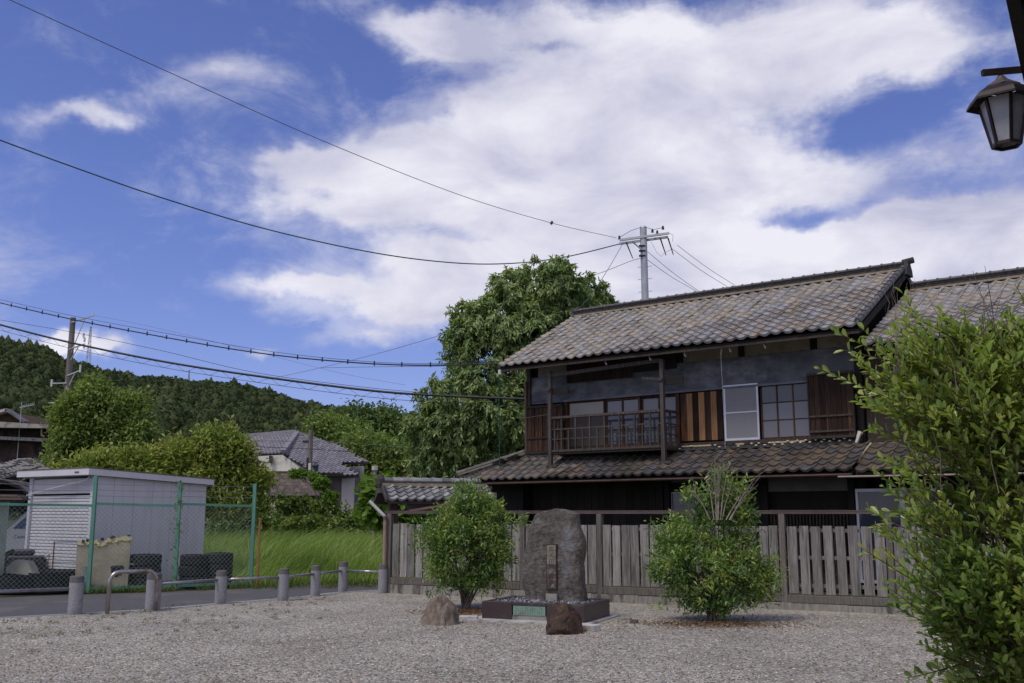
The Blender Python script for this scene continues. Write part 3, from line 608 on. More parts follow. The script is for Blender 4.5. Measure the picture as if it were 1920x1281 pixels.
for i in range(8):
    a = Vector((.0, .0, ZT + .14)).lerp(Vector((-OV - .05, -OV - .05, ZB + .16)), i / 8); c = Vector((.0, .0, ZT + .14)).lerp(Vector((-OV - .05, -OV - .05, ZB + .16)), (i + 1.08) / 8); B().tube([a, c], [.05, .062], 8).build('ridge_tile', tile_mat('ridge_cap', []), hr)
# top joint of the lower roof: mortar course with broken white plaster between end tiles
tj = B().box(.1, 8.6, -.16, -.0, 3.02, 3.085).box(.1, 8.6, -.12, 0, 3.085, 3.12).build('flashing_course', m_mortar, house)
wp = random.Random(5)
for i in range(40):
    x = 8.5 - i * .105 - wp.uniform(0, .05)
    if i > 18 and wp.random() < .6 or x < .3: continue
    zz = 3.10 + (.045 if i % 2 else 0) - (0 if i < 14 else .02); B().lathe([(.001, .0), (.025, .006), (.034, .02), (.02, .032), (.001, .036)], (x, -.16, zz - .03), 7, False).build('plaster_lump', m_plaster_w, tj)
for x0, x1 in ((6.7, 7.5), (4.6, 5.3), (.2, 1.1), (5.9, 6.1)): B().box(x0, x1, -.145, -.11, 3.10, 3.135).build('plaster_lump', mat('yellow_plaster', (.38, .32, .18), (.46, .40, .27), 9, .9, .5), tj)
B().prism([(8.58, -.2, 3.02), (8.62, -.2, 3.02), (8.72, -.2, 3.24), (8.66, -.2, 3.28)], (0, .14, 0)).build('plaster_lump', m_plaster_w, tj)
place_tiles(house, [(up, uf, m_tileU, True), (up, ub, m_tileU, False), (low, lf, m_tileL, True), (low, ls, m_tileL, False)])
# --- balcony on the lower roof
by = -.77
bal = B().box(1.22, 4.50, by, -.17, 3.02, 3.07).build('balcony', m_dkwood, house)
m_post = mat('grey_weathered_post', (.045, .037, .035), (.11, .092, .086), 5, .85, .7, (8, 8, .5), var=.2, c3=(.03, .025, .022), s3=2.5)
for x in (1.27, 4.43):
    B().box(x - .045, x + .045, by - .045, by + .045, 2.72, 5.10).build('post', m_post, bal)
    B().box(x - .10, x + .22, by - .08, by + .08, 2.70, 2.76).build('foot_stone', m_mortar, bal)
B().beam((1.27, by, 4.98), (4.43, by, 5.08), .06, .09).build('top_beam', m_post, bal)
for x in (1.27, 4.43):
    B().beam((x, by, 4.62), (x, 0, 4.66), .05, .08).build('bracket_beam', m_post, bal)
    B().beam((x - .5, by - .0, 4.70), (x + .05, by - .05, 4.62), .07, .06).build('bracket_beam', m_post, bal)
    B().box(x + .06, x + .52, by + .02, by + .05, 4.50, 4.66).build('bracket_beam', m_dark, bal)
def railing(a, c, n, zb, zt):
    a = Vector(a); c = Vector(c)
    for z, w in ((zt, .055), (zb, .05), ((zb + zt) / 2 + .12, .03), ((zb + zt) / 2 - .12, .028)):
        B().beam(a + Vector((0, 0, z)), c + Vector((0, 0, z)), w, w).build('rail', m_post, bal)
    for i in range(n):
        p = a.lerp(c, (i + .5) / n); tall = i % 2; B().box(p.x - .02, p.x + .02, p.y - .02, p.y + .02, zb, zt if tall else zt - .32).build('baluster', m_post, bal)
railing((1.30, by, 0), (4.40, by, 0), 15, 3.10, 3.92)
railing((4.43, by, 0), (4.43, -.1, 0), 3, 3.10, 3.92); railing((1.27, by, 0), (1.27, -.1, 0), 3, 3.10, 3.92)
B().beam((.2, by + .2, 3.98), (1.3, by, 4.02), .03, .02).build('pole', m_post, bal); B().tube([(-.45, -.3, 4.38), (.9, -.35, 4.42)], .012, 5).build('pole', m_post, bal)
# downpipe at the left corner
B().tube([(-.02, -.06, 5.0), (-.02, -.06, 3.2), (-.12, -.10, 3.08), (-.4, -.3, 2.98)], .032, 8).build('downpipe', mat('brown_pipe', (.10, .055, .045), (.15, .09, .075), 4, .6), house)
# little hooks and a hanging frayed rope under the eave
for x in (3.0, 4.2, 5.1, 6.2, 7.0): B().tube([(x, -.95, 5.2), (x + .02, -.95, 5.1), (x + .04, -.94, 5.06), (x + .05, -.94, 5.12)], .006, 4).build('hook', m_alu, up)
B().tube([(6.05, -.9, 5.24), (6.0, -.9, 5.15), (5.97, -.88, 5.0)], [.03, .02, .008], 6).build('frayed_rope', mat('straw_rope', (.35, .27, .2)), up)
B().tube([(5.97, -.88, 5.0), (5.90, -.7, 4.3), (5.86, -.6, 3.6), (5.84, -.55, 3.0)], .005, 4).build('string', m_alu, up)

# ------------------------------------------------------------------ annexe to the right
ann = thing('tiled_annexe', 'lower annexe with its own grey pantile roof behind the large leafy shrub', 'house', HO, HA)
AX0, AX1 = 9.15, 15.0
B().box(8.86, AX1 - .2, .1, 5.6, 0, 4.9).prism([(8.9, .1, 4.9), (8.9, 5.6, 4.9), (8.9, 2.9, 6.3), (8.9, 2.2, 6.3)], (5.9, 0, 0)).build('wall', m_dark, ann)
cb = B()
for i in range(34):
    x0 = 8.76 + i * .06; cb.add([(x0, .08, 3.05), (x0 + .03, .055, 3.05), (x0 + .06, .08, 3.05), (x0, .08, 4.8), (x0 + .03, .055, 4.8), (x0 + .06, .08, 4.8)], [(0, 1, 4, 3), (1, 2, 5, 4)])
cb.build('corrugated_sheet', mat('brown_sheet', (.06, .045, .038), (.10, .075, .06), 3, .7, .2, (1, 1, .3), c3=(.08, .03, .025), s3=1.4), ann)
aup = B().prism([(AX0, -1.0, 4.87), (AX0, 2.47, 6.57), (AX0, 5.94, 4.87), (AX0, 5.94, 4.82), (AX0, 2.47, 6.51), (AX0, -1.0, 4.82)], (AX1 - AX0, 0, 0)).build('upper_roof', m_dark, ann)
af = roof_field(AX0, AX1, -1.06, 4.915, 2.42, 6.62, seed=7, keep=None); ab = [Matrix.Translation((AX0 + AX1, 4.94, 0)) @ Matrix.Rotation(math.pi, 4, 'Z') @ M for M in roof_field(AX0, AX1, -1.06, 4.915, 2.42, 6.62, seed=8)]
arg = B().box(AX0, AX1, 2.35, 2.59, 6.5, 6.62).build('ridge', m_mortar, ann)
ridge(arg, AX0 + .05, AX1, 2.47, 6.63, m_tan, m_mortar, m_mortar, tile_mat('ridge_cap', []))
alo = B().prism([(8.92, .0, 3.0), (8.92, -OV, 2.38), (8.92, -OV, 2.31), (8.92, 0, 2.93)], (5.9, 0, 0)).build('lower_roof', m_dark, ann)
al = roof_field(8.94, 14.7, -OV - .05, 2.39, -.06, 3.0, seed=9)
B().tube([(8.6, -OV - .1, 2.30), (14.6, -OV - .1, 2.28)], .02, 7).build('gutter', mat('pale_gutter', (.28, .20, .17), (.36, .28, .25), 5, .6), ann)
B().beam((8.90, -.15, 2.98), (8.84, -.85, 2.62), .06, .10).build('plaster_edge', mat('yellow_plaster', (0, 0, 0)), ann)
B().beam((8.9, .0, 3.02), (12, .0, 3.02), .05, .02).build('flashing', m_tan, ann)
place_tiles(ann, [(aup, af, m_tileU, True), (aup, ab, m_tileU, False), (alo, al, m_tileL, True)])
dr = B()
for i in range(2):
    x0 = 8.49 + i * .93; dr.box(x0, x0 + .05, -.08, -.03, .2, 2.08).box(x0 + .88, x0 + .93, -.08, -.03, .2, 2.08).box(x0, x0 + .93, -.085, -.03, 2.03, 2.09).box(x0, x0 + .93, -.085, -.03, .2, .26)
dro = dr.build('sliding_door', m_alu, ann, label='grey glazed sliding doors in pale aluminium frames')
for i in range(2): B().box(8.54 + i * .93, 9.37 + i * .93, -.06, -.05, .26, 2.03).build('pane', m_gl, dro)
for x in (10.5, 12.0, 13.5): B().box(x, x + .12, .02, .1, 0, 4.8).build('post', m_dkwood, ann)

# ------------------------------------------------------------------ slatted timber fence
fence = thing('slatted_fence', 'grey weathered slatted timber fence with brown gutter rail in front of the old house', 'fence', FO, FANG)
m_fw = mat('grey_fence_wood', (.165, .155, .148), (.335, .315, .298), 5, .9, .6, (9, 9, .55), var=.28, c3=(.06, .055, .055), s3=1.6, w3=(.5, .68))
m_fp = mat('fence_post_wood', (.10, .088, .08), (.20, .18, .165), 5, .9, .5, (8, 8, .5), var=.15)
def fs_at(px):     # distance along the fence of a pixel column
    r = ray(px, 1000); k = (FO.x * -fd.y + FO.y * fd.x) / (r.x * -fd.y + r.y * fd.x) if False else None
    n_ = Vector((fd.y, -fd.x, 0)); k = FO.dot(n_) / Vector((r.x, r.y, 0)).dot(n_); P = Vector((r.x, r.y, 0)) * k
    return (P - FO).dot(fd)
FL = 12.6
posts = [0.0] + [fs_at(x) for x in (862, 981, 1125, 1296, 1467, 1667)]; posts += [posts[-1] + 1.75 * i for i in range(1, 3)]
zb = lambda s: .33 - .008 * s      # bottom of the slats
for s in posts: B().box(s - .05, s + .05, -.06, .06, 0, 1.58).build('post', m_fp, fence, bevel=.006)
for s0, s1 in zip(posts, posts[1:]):
    for z, hh in ((1.31, .06), (.86, .06), (.40, .06)): B().box(s0 + .05, s1 - .05, .015, .05, z - hh / 2, z + hh / 2).build('rail', m_fw, fence)
    B().box(s0 + .05, s1 - .05, -.055, .055, zb(s0) - .15, zb(s0) - .02).build('bottom_beam', m_fp, fence, bevel=.006)
    n = max(5, round((s1 - s0 - .1) / .19)); w = (s1 - s0 - .1) / n
    for i in range(n):
        c = s0 + .05 + w * (i + .5) + random.uniform(-.008, .008); h2 = random.uniform(.072, .080)
        vz = random.uniform(-.012, .008); M = Matrix.Translation((c, 0, 0)) @ Matrix.Rotation(random.uniform(-.008, .008), 4, 'Y')
        B().box(-h2, h2, -.022 + random.uniform(-.006, .004), .012, zb(s0) + random.uniform(-.01, .01), 1.385 + vz, M).build('slat', m_fw, fence)
        M = Matrix.Translation((c + w / 2, 0, 0))
        if i < n - 1 and i % 2 == 0 and False: pass
cbm = mat('stained_concrete', (.20, .19, .175), (.33, .31, .28), 4, .9, .4, (3, 3, .6), c3=(.09, .085, .08), s3=1.5)
i = 0; s = -.05
while s < FL: 
    e = min(FL, s + .9); B().box(s, e - .006, -.075, .075, -.02, zb(s) - .155).build('base_block', cbm, fence); s = e
B().box(-.12, FL, -.05, .05, 1.585, 1.625).box(-.12, FL, -.055, -.035, 1.625, 1.645).box(-.12, FL, .035, .055, 1.625, 1.645).build('gutter_rail', mat('brown_metal', (.085, .06, .058), (.12, .09, .085), 4, .5), fence)
pm = mat('pinkish_pipe', (.26, .17, .14), (.33, .24, .21), 5, .6); dpp = thing('downpipe', 'tan plastic downpipe with a slanting top piece at the left end of the slatted fence', 'pipe', FO + Vector((-.1, -.08, 0)))
B().tube([(0, 0, .02), (0, 0, 1.52)], .034, 8).build('pipe', pm, dpp); B().tube([(0, 0, 1.52), (-.04, 0, 1.56), (-.34, .08, 1.84)], .034, 8).build('elbow', mat('grey_pipe', (.42, .42, .44)), dpp); B().tube([(0, 0, 1.46), (0, 0, 1.54)], .042, 8).build('socket', mat('brown_metal', (0, 0, 0)), dpp)

# ------------------------------------------------------------------ little roofed wall at the fence's left end
RW = at(737, 915, 21.6); ra = R(22)
rw = thing('roofed_wall', 'short wall under a small dark tiled roof beside the left end of the slatted fence', 'wall', (RW.x + .02, RW.y, 0), ra)
RL = 2.35; zr = 2.20; ze = 1.86; hw = .50
B().box(-.10, .08, -.07, .07, 0, 2.1).build('post', m_dkwood, rw); B().box(1.8, 1.94, -.07, .07, 0, 2.1).build('post', m_dkwood, rw)
B().box(.3, RL, -.03, .03, 1.62, 2.05).build('wall_panel', mat('mauve_panel', (.16, .13, .13), (.2, .17, .17), 3), rw)
rr_ = B().prism([(-.25, -hw, ze - .02), (-.25, 0, zr - .04), (-.25, hw, ze - .02), (-.25, hw, ze - .07), (-.25, 0, zr - .10), (-.25, -hw, ze - .07)], (RL, 0, 0)).build('roof', m_dkwood, rw)
m_tileS = tile_mat('grey_small_tile', [(.20, .20, .21), (.26, .26, .27), (.33, .33, .33), (.15, .15, .16)], .5)
t1 = roof_field(-.25, RL - .25, -hw - .03, ze, -.02, zr - .02, w=.20, course=.14, seed=21); t2 = [Matrix.Translation((RL - .5, 0, 0)) @ Matrix.Rotation(math.pi, 4, 'Z') @ M for M in t1]
place_tiles(rw, [(rr_, t1, m_tileS, True), (rr_, t2, m_tileS, False)])
B().box(-.28, RL - .25, -.10, .10, zr - .04, zr + .03).build('ridge_course', m_tan, rr_); B().box(-.28, RL - .25, -.08, .08, zr + .03, zr + .06).build('ridge_course', m_mortar, rr_)
for i in range(10): B().tube([(-.25 + i * .22, 0, zr + .09), (-.25 + i * .22 + .03, 0, zr + .09), (-.25 + i * .22 + .23, 0, zr + .085)], [.075, .07, .058], 8).build('ridge_tile', m_tileS, rr_)
B().lathe([(.001, .18), (.06, .16), (.10, .08), (.10, -.02), (.07, -.12), (.12, -.22)], (-.30, 0, zr + .04), 10).build('ridge_end_tile', m_mortar, rr_)
for s in (-1, 1): B().beam((-.28, s * (hw + .02), ze - .01), (-.28, 0, zr - .01), .05, .07).build('barge_board', m_mortar, rr_)
B().tube([at(768, 956, 21.3) - Vector((RW.x, RW.y, 0)) if False else (.2, -.5, 1.63), (1.3, -.7, 1.80)], .04, 8).build('loose_pipe', mat('brown_pipe', (0, 0, 0)), rw)
def text_mesh(name, cu, parent):
    t = bpy.data.objects.new('text_source', cu); me = bpy.data.meshes.new_from_object(t); bpy.data.objects.remove(t); me.name = name
    if not me.materials: me.materials.append(cu.materials[0])
    return link(me, name, None, parent)
# ------------------------------------------------------------------ monument
MA = -R(24); MO = Vector((-.46, 15.66, 0))
mon = thing('stone_monument', 'upright weathered stone monument on a low dark granite plinth with a green bronze plaque', 'monument', MO, MA)
PW, PD, PH = 1.66, 1.16, .275
m_gran = mat('dark_granite', (.035, .024, .026), (.075, .055, .058), 60, .35, .1, c3=(.11, .10, .095), s3=2.2, w3=(.56, .75))
m_granl = mat('pale_stone', (.42, .41, .40), (.56, .55, .54), 25, .8, .3, c3=(.30, .28, .25), s3=2)
m_conc = mat('old_concrete', (.22, .21, .19), (.34, .33, .30), 6, .9, .4, c3=(.14, .13, .11), s3=3)
B().box(-.16, PW + .10, -.22, PD + .2, 0, .022).build('base_slab', mat('light_slab', (.40, .39, .39), (.5, .49, .49), 12, .85, .2, c3=(.25, .24, .22), s3=3), mon)
pl = B()
pl.box(0, PW, 0, .10, .02, PH).box(0, PW, PD - .10, PD, .02, PH).box(0, .10, .10, PD - .10, .02, PH).box(PW - .10, PW, .10, PD - .10, .02, PH)
B().box(0, .50, -.0, .10, .022, PH).build('plinth_slab', m_gran, mon, bevel=.006); B().box(1.06, PW, 0, .10, .022, PH).build('plinth_slab', m_gran, mon, bevel=.006)
B().box(.503, 1.057, .0, .10, PH - .045, PH).build('plinth_slab', m_gran, mon, bevel=.004)
B().box(.503, 1.057, .01, .10, .022, .085).build('concrete_footing', m_conc, mon)
B().box(PW - .10, PW, .103, PD, .022, PH).build('plinth_slab', m_gran, mon, bevel=.006); B().box(0, .10, .103, PD, .022, PH).build('plinth_slab', m_gran, mon, bevel=.006); B().box(.103, PW - .103, PD - .1, PD, .022, PH).build('plinth_slab', m_gran, mon, bevel=.006)
m_brz = mat('green_bronze', (.16, .26, .21), (.22, .32, .27), 7, .6, .2, c3=(.17, .21, .19), s3=5)
pq = B().box(.52, 1.04, .005, .03, .088, PH - .05).build('plaque', m_brz, mon)
g = random.Random(3); pt = B()
for c in range(17):
    for k in range(9):
        if g.random() < .12: continue
        x = .555 + c * .028; z = PH - .068 - k * .0145
        pt.box(x - .004, x + .005, .0035, .006, z - .001, z + .0015); 
        if g.random() < .8: pt.box(x - .001, x + .001, .0035, .006, z - .005, z + .004)
        if g.random() < .6: pt.box(x - .005, x + .004, .0035, .006, z - .006, z - .0045)
pt.build('plaque_lettering', mat('dark_bronze', (.035, .055, .045), (.05, .07, .06), 5), pq, kind='stuff')
# bed of dark and pale chips inside the plinth
def chips(n, x0, x1, y0, y1, z, smin, smax, m, parent, seed, name='stone_chips'):
    g = np.random.default_rng(seed); bv = np.array([(1, 0, 0), (0, 1, 0), (-1, 0, 0), (0, -1, 0), (0, 0, .8), (0, 0, -.5)], float); bf = np.array([(0, 1, 4), (1, 2, 4), (2, 3, 4), (3, 0, 4), (1, 0, 5), (2, 1, 5), (3, 2, 5), (0, 3, 5)])
    s = g.uniform(smin, smax, n); v = bv[None] * s[:, None, None] * g.uniform(.5, 1.3, (n, 6, 3)); a = g.uniform(0, 6.3, n)
    x = v[..., 0] * np.cos(a)[:, None] - v[..., 1] * np.sin(a)[:, None]; y = v[..., 0] * np.sin(a)[:, None] + v[..., 1] * np.cos(a)[:, None]
    v = np.stack([x, y, v[..., 2]], -1) + np.stack([g.uniform(x0, x1, n), g.uniform(y0, y1, n), z + g.uniform(-.01, .01, n)], -1)[:, None]
    return np_mesh(name, v.reshape(-1, 3), (bf[None] + np.arange(n)[:, None, None] * 6).reshape(-1, 3), m, parent, kind='stuff')
B().box(.1, PW - .1, .1, PD - .1, .02, PH - .03).build('infill', m_conc, mon)
chips(1500, .11, PW - .11, .11, PD - .11, PH - .02, .012, .028, tile_mat('blue_chip', [(.06, .065, .08), (.12, .13, .17), (.22, .24, .30), (.38, .40, .46), (.03, .03, .035), (.16, .15, .15)], .6), mon, 4)
# the standing stone: outline read from the photograph, 0.3 m thick
SY = .58
m_stele = mat('weathered_stele', (.048, .041, .038), (.175, .155, .14), 16, .85, .9, c3=(.20, .20, .215), s3=3.0, w3=(.52, .68), bscale=26, detail=12, lo=.3, hi=.7)
def stele():
    W = Matrix.Translation(MO) @ Matrix.Rotation(MA, 4, 'Z'); n_ = (W.to_3x3() @ Vector((0, 1, 0))); p0 = W @ Vector((0, SY, 0)); Wi = W.inverted()
    pm_ = W @ Vector((0, SY + .16, 0))
    def hit(px, py, p0=pm_):
        r = ray(px, py); e = Vector((0, 0, EYE)); k = (p0 - e).dot(n_) / r.dot(n_); q = Wi @ (e + r * k); return q.x, q.z
    Lf = [(985, 1120), (980, 1085), (984, 1045), (990, 1015), (998, 985), (1005, 966), (1012, 962), (1030, 957), (1045, 954)]
    Rt = [(1097, 1120), (1094, 1085), (1092, 1058), (1096, 1035), (1099, 1022), (1093, 1000), (1089, 975), (1086, 964), (1075, 958), (1062, 954), (1047, 953.5)]
    Lf = [hit(*p) for p in Lf]; Rt = [hit(*p) for p in Rt]
    def xat(P, z):
        P = sorted(P, key=lambda t: t[1])
        for (xa, za), (xb, zb_) in zip(P, P[1:]):
            if z <= zb_: return xa + (xb - xa) * max(0, (z - za)) / (zb_ - za + 1e-6)
        return P[-1][0]
    z0 = PH - .05; z1 = max(Lf[-1][1], Rt[-1][1]); nz, nk = 60, 72; V = []; F = []
    for j in range(nz + 1):
        t = j / nz; t = 1 - (1 - t) ** 1.15; z = z0 + (z1 - z0) * t; xl = xat(Lf, z); xr = xat(Rt, z); xc = (xl + xr) / 2; hw_ = max(.004, (xr - xl) / 2 - .012)
        th = .17 * (1 - .25 * t) * (1 if t < .93 else max(.1, math.sqrt(max(0, 1 - ((t - .93) / .07) ** 2))))
        for k in range(nk):
            a = 2 * math.pi * k / nk; c, s = math.cos(a), math.sin(a); ex = .42
            x = xc + hw_ * math.copysign(abs(c) ** ex, c); y = SY + th + th * math.copysign(abs(s) ** .5, s)
            p = Vector((x, y, z)); q = mnoise.noise(p * 4) * .03 + mnoise.noise(Vector((p.x * 13, p.y * 13, p.z * 6))) * .010 + mnoise.noise(p * 26) * .006
            V.append((x + (q if abs(c) > .5 else 0) * math.copysign(1, c), y + q * (1 if s > 0 else -1), z))
    for j in range(nz):
        for k in range(nk): F.append((j * nk + k, j * nk + (k + 1) % nk, (j + 1) * nk + (k + 1) % nk, (j + 1) * nk + k))
    b = B(); b.add(V, F + [tuple(nz * nk + k for k in range(nk))]); st_ = b.build('standing_stone', m_stele, mon, smooth=False)
    hit = lambda px, py, h_=hit: h_(px, py, p0)
    a0 = hit(1028, 1022); a1 = hit(1042, 1022); z1_ = a0[1]; zmid = hit(1035, 1058)[1]; z0_ = hit(1033, 1104)[1]; zb_ = hit(1033, 1112)[1]
    xw = (hit(1027, 1022)[0], hit(1043.5, 1022)[0]); y_ = SY - .040
    B().box(xw[0] - .012, xw[1] + .012, y_ + .006, y_ + .08, z0_ - .012, z1_ + .014).build('recess_shade_border', mat('recess_shade', (.03, .025, .02), (.05, .04, .035), 9), mon)  # no real recess: proud dark border, its colour stands in for recess shade
    B().box(xw[0], xw[1], y_, y_ + .08, zmid, z1_).build('inscription_panel', mat('pale_inscription', (.17, .155, .125), (.25, .235, .19), 9, .85, .3, c3=(.15, .12, .10), s3=7), mon)
    B().box(xw[0], xw[1], y_ + .001, y_ + .08, z0_, zmid - .001).build('inscription_panel', mat('stained_inscription', (.055, .038, .035), (.12, .09, .08), 12, .9, .6, c3=(.22, .22, .2), s3=14), mon)
    B().box(xw[0] - .02, xw[1] + .012, y_ - .006, y_ + .05, PH - .04, zb_ - .01).build('footing_block', m_conc, mon)
    for s_, z, sz, rot in (('出', z1_ - .055, .085, 0), ('ノ', z1_ - .145, .08, 0), ('川', z1_ - .25, .09, 0), ('目', z0_ + .19, .075, 0), ('日', z0_ + .10, .075, 0)):
        cu = bpy.data.curves.new('letter', 'FONT'); cu.body = s_; cu.size = sz; cu.extrude = .002; cu.align_x = 'CENTER'; cu.align_y = 'CENTER'
        cu.materials.append(mat('engraved_dark', (.05, .04, .035), (.07, .055, .05), 5))
        o = text_mesh('letter', cu, mon); o.location = ((xw[0] + xw[1]) / 2, y_ - .001, z); o.rotation_euler = (R(90), 0, 0)
stele()

def rock(name, label, loc, dims, m, seed, rz=0, point=0.0, flatb=.35, sub=4, rough=.22, cat='rock', facet=.0):
    bm = bmesh.new(); bmesh.ops.create_icosphere(bm, subdivisions=sub, radius=1)
    for v in bm.verts:
        p = v.co * 1.4 + Vector((seed, seed * 2, 0)); k = 1 + mnoise.noise(p) * rough * 1.6 + mnoise.noise(p * 2.6) * rough * .7 + mnoise.noise(p * 7) * rough * .22 + mnoise.noise(p * 18) * rough * .08
        v.co = v.co * k
        if v.co.z < -flatb: v.co.z = -flatb
    gg = random.Random(seed)
    for q in range(16):
        n_ = Vector((gg.gauss(0, 1), gg.gauss(0, 1), gg.gauss(.2, .8))).normalized(); c_ = gg.uniform(.74, .95)
        for v in bm.verts:
            d_ = v.co.dot(n_)
            if d_ > c_: v.co -= n_ * (d_ - c_) * .92
    for v in bm.verts: v.co *= 1 + mnoise.noise(v.co * 16) * .02
    lo_ = min(v.co.z for v in bm.verts)
    hi_ = max(v.co.z for v in bm.verts)
    for v in bm.verts: k = 1 - point * max(0, (v.co.z - lo_) / (hi_ - lo_)); v.co = Vector((v.co.x * dims[0] * k + .12 * point * (1 - k), v.co.y * dims[1] * k, (v.co.z - lo_) * dims[2]))
    me = bpy.data.meshes.new(name); bm.to_mesh(me); bm.free(); o = link(me, name, m); o.location = loc; o.rotation_euler = (0, 0, rz); tag(o, label, cat); return o
p = gr(824, 1173); rock('boulder', 'pointed pale brown boulder on the gravel left of the monument', (p.x, p.y + .22, -.03), (.37, .30, .37), mat('tan_rock', (.13, .10, .08), (.27, .22, .18), 16, .9, .8, (1, 1, .5), c3=(.10, .085, .07), s3=4), 3.3, .3, .5)
p = gr(1061, 1190); rock('boulder', 'rusty dark brown boulder in front of the bronze plaque', (p.x, p.y + .2, -.03), (.33, .26, .33), mat('rust_rock', (.018, .012, .010), (.075, .042, .026), 7, .6, .9, c3=(.20, .10, .045), s3=5, w3=(.56, .72)), 9.1, .8, .12)
def block(name, label, px, py, sx, sy, sz, rz, m, tilt=0):
    p = gr(px, py); b = B().box(-sx / 2, sx / 2, -sy / 2, sy / 2, 0, sz); o = b.build(name, m, bevel=.006); o.location = (p.x, p.y + sy / 2, -.004); o.rotation_euler = (tilt, 0, rz); tag(o, label, 'stone block')
block('stone_block', 'flat pale stone block between the pointed boulder and the plinth', 878, 1163, .28, .16, .06, -.1, m_granl)
block('stone_block', 'bright squared stone block at the near corner of the plinth', 1106, 1184, .26, .20, .085, -.6, m_granl)
block('stone_block', 'thin brown stone strip lying right of the plinth', 1172, 1163, .20, .12, .04, -.4, m_conc)
block('stone_block', 'small dark brick lying at the right of the plinth', 1190, 1169, .11, .09, .055, -.3, mat('dark_brick', (.09, .06, .055), (.13, .10, .09), 9))

# ------------------------------------------------------------------ bollards, rails, arch
m_bol = mat('granite_concrete', (.22, .22, .24), (.33, .33, .36), 45, .9, .25, c3=(.17, .165, .17), s3=2.5, w3=(.48, .7))
m_bolt = mat('stained_top', (.09, .085, .085), (.16, .15, .15), 14, .9, .4)
m_steel = mat('steel_tube', (.30, .29, .31), (.42, .41, .43), 3, .3, metal=.75, c3=(.2, .17, .16), s3=3)
BP = [(134, 1153), (281, 1145), (410, 1133), (528, 1127), (589, 1118), (641, 1110), (716, 1113)]
BW = [(1080, 26), (1075, 27), (1070, 21), (1066, 20), (1060, 18), (1053, 17), (1058, 17)]
names = ['at the left end of the steel rail', 'standing inside the steel arch barrier', 'first one right of the steel arch barrier', 'just right of the last green fence post', 'in the middle of the kerb, in front of the tall grass', 'at the top of the kerb bend, sixth from the left', 'touching the left end of the slatted fence']
pos = []; proto = None
for i, ((px, py), (yt, w)) in enumerate(zip(BP, BW)):
    p = gr(px, py); r_ = w / 2 / 1893 * p.y; h = at(px, yt, p.y).z; pos.append((p.x, p.y + r_, h))
    t = thing('bollard', 'round grey concrete bollard ' + names[i], 'bollard', (p.x, p.y + r_, 0), 0, 'concrete bollards along the kerb')
    if proto is None:
        b1 = B().lathe([(.108, -.02), (.106, .52)], n=20).mesh('shaft', smooth=False); b1.materials.append(m_bol)
        b2 = B().lathe([(.106, .52), (.106, .60), (.098, .622), (.06, .632), (.001, .634)], n=20, cap=False).mesh('cap'); b2.materials.append(m_bolt); proto = (b1, b2)
        B().lathe([(.001, 0), (.014, .0), (.014, .012), (.001, .014)], n=8)
    for me, nm in zip(proto, ('shaft', 'cap')):
        o = bpy.data.objects.new(nm, me); COL.objects.link(o); o.parent = t; o.scale = (r_ / .107, r_ / .107, h / .634)
        me.shade_smooth()
        try: me.set_sharp_from_angle(angle=.7)
        except Exception: pass
def rail_(a, b, label, z0, z1):
    o = B().tube([(a[0], a[1], z0), (b[0], b[1], z1)], .026, 8).build('handrail', m_steel, smooth=True); tag(o, label, 'rail', 'steel rails between the bollards')
rail_((-11.5, 13.6), pos[0], 'steel rail running out of the picture left of the leftmost bollard', .40, .40)
rl = ['steel rail between the arch barrier and the third bollard', 'steel rail between the third and fourth bollards, under the last green post', 'short rail from the fourth bollard to the one in the tall grass gap', 'short rail up to the bollard at the kerb bend', 'rail from the kerb bend to the bollard by the slatted fence']
for i in range(1, 6): rail_(pos[i], pos[i + 1], rl[i - 1], .42, .42)
a0 = gr(201, 1151); a1 = gr(291, 1146); d = (a1 - a0); pts = []; rr0 = .17; hh = .655
for k in range(2): pts.append(a0 + Vector((0, 0, k * (hh - rr0))))
for k in range(1, 7): t = k / 6 * math.pi / 2; pts.append(a0 + d.normalized() * rr0 * (1 - math.cos(t)) + Vector((0, 0, hh - rr0 + rr0 * math.sin(t))))
for k in range(0, 7): t = k / 6 * math.pi / 2; pts.append(a1 - d.normalized() * rr0 * (1 - math.sin(t)) + Vector((0, 0, hh - rr0 + rr0 * math.cos(t))))
pts.append(a1.copy())
arch = B().tube(pts, .034, 10).build('arch_barrier', mat('worn_steel', (.28, .24, .23), (.42, .40, .42), 4, .28, metal=.8, c3=(.20, .14, .11), s3=3), smooth=True); tag(arch, 'bent steel arch barrier around the second bollard', 'barrier')

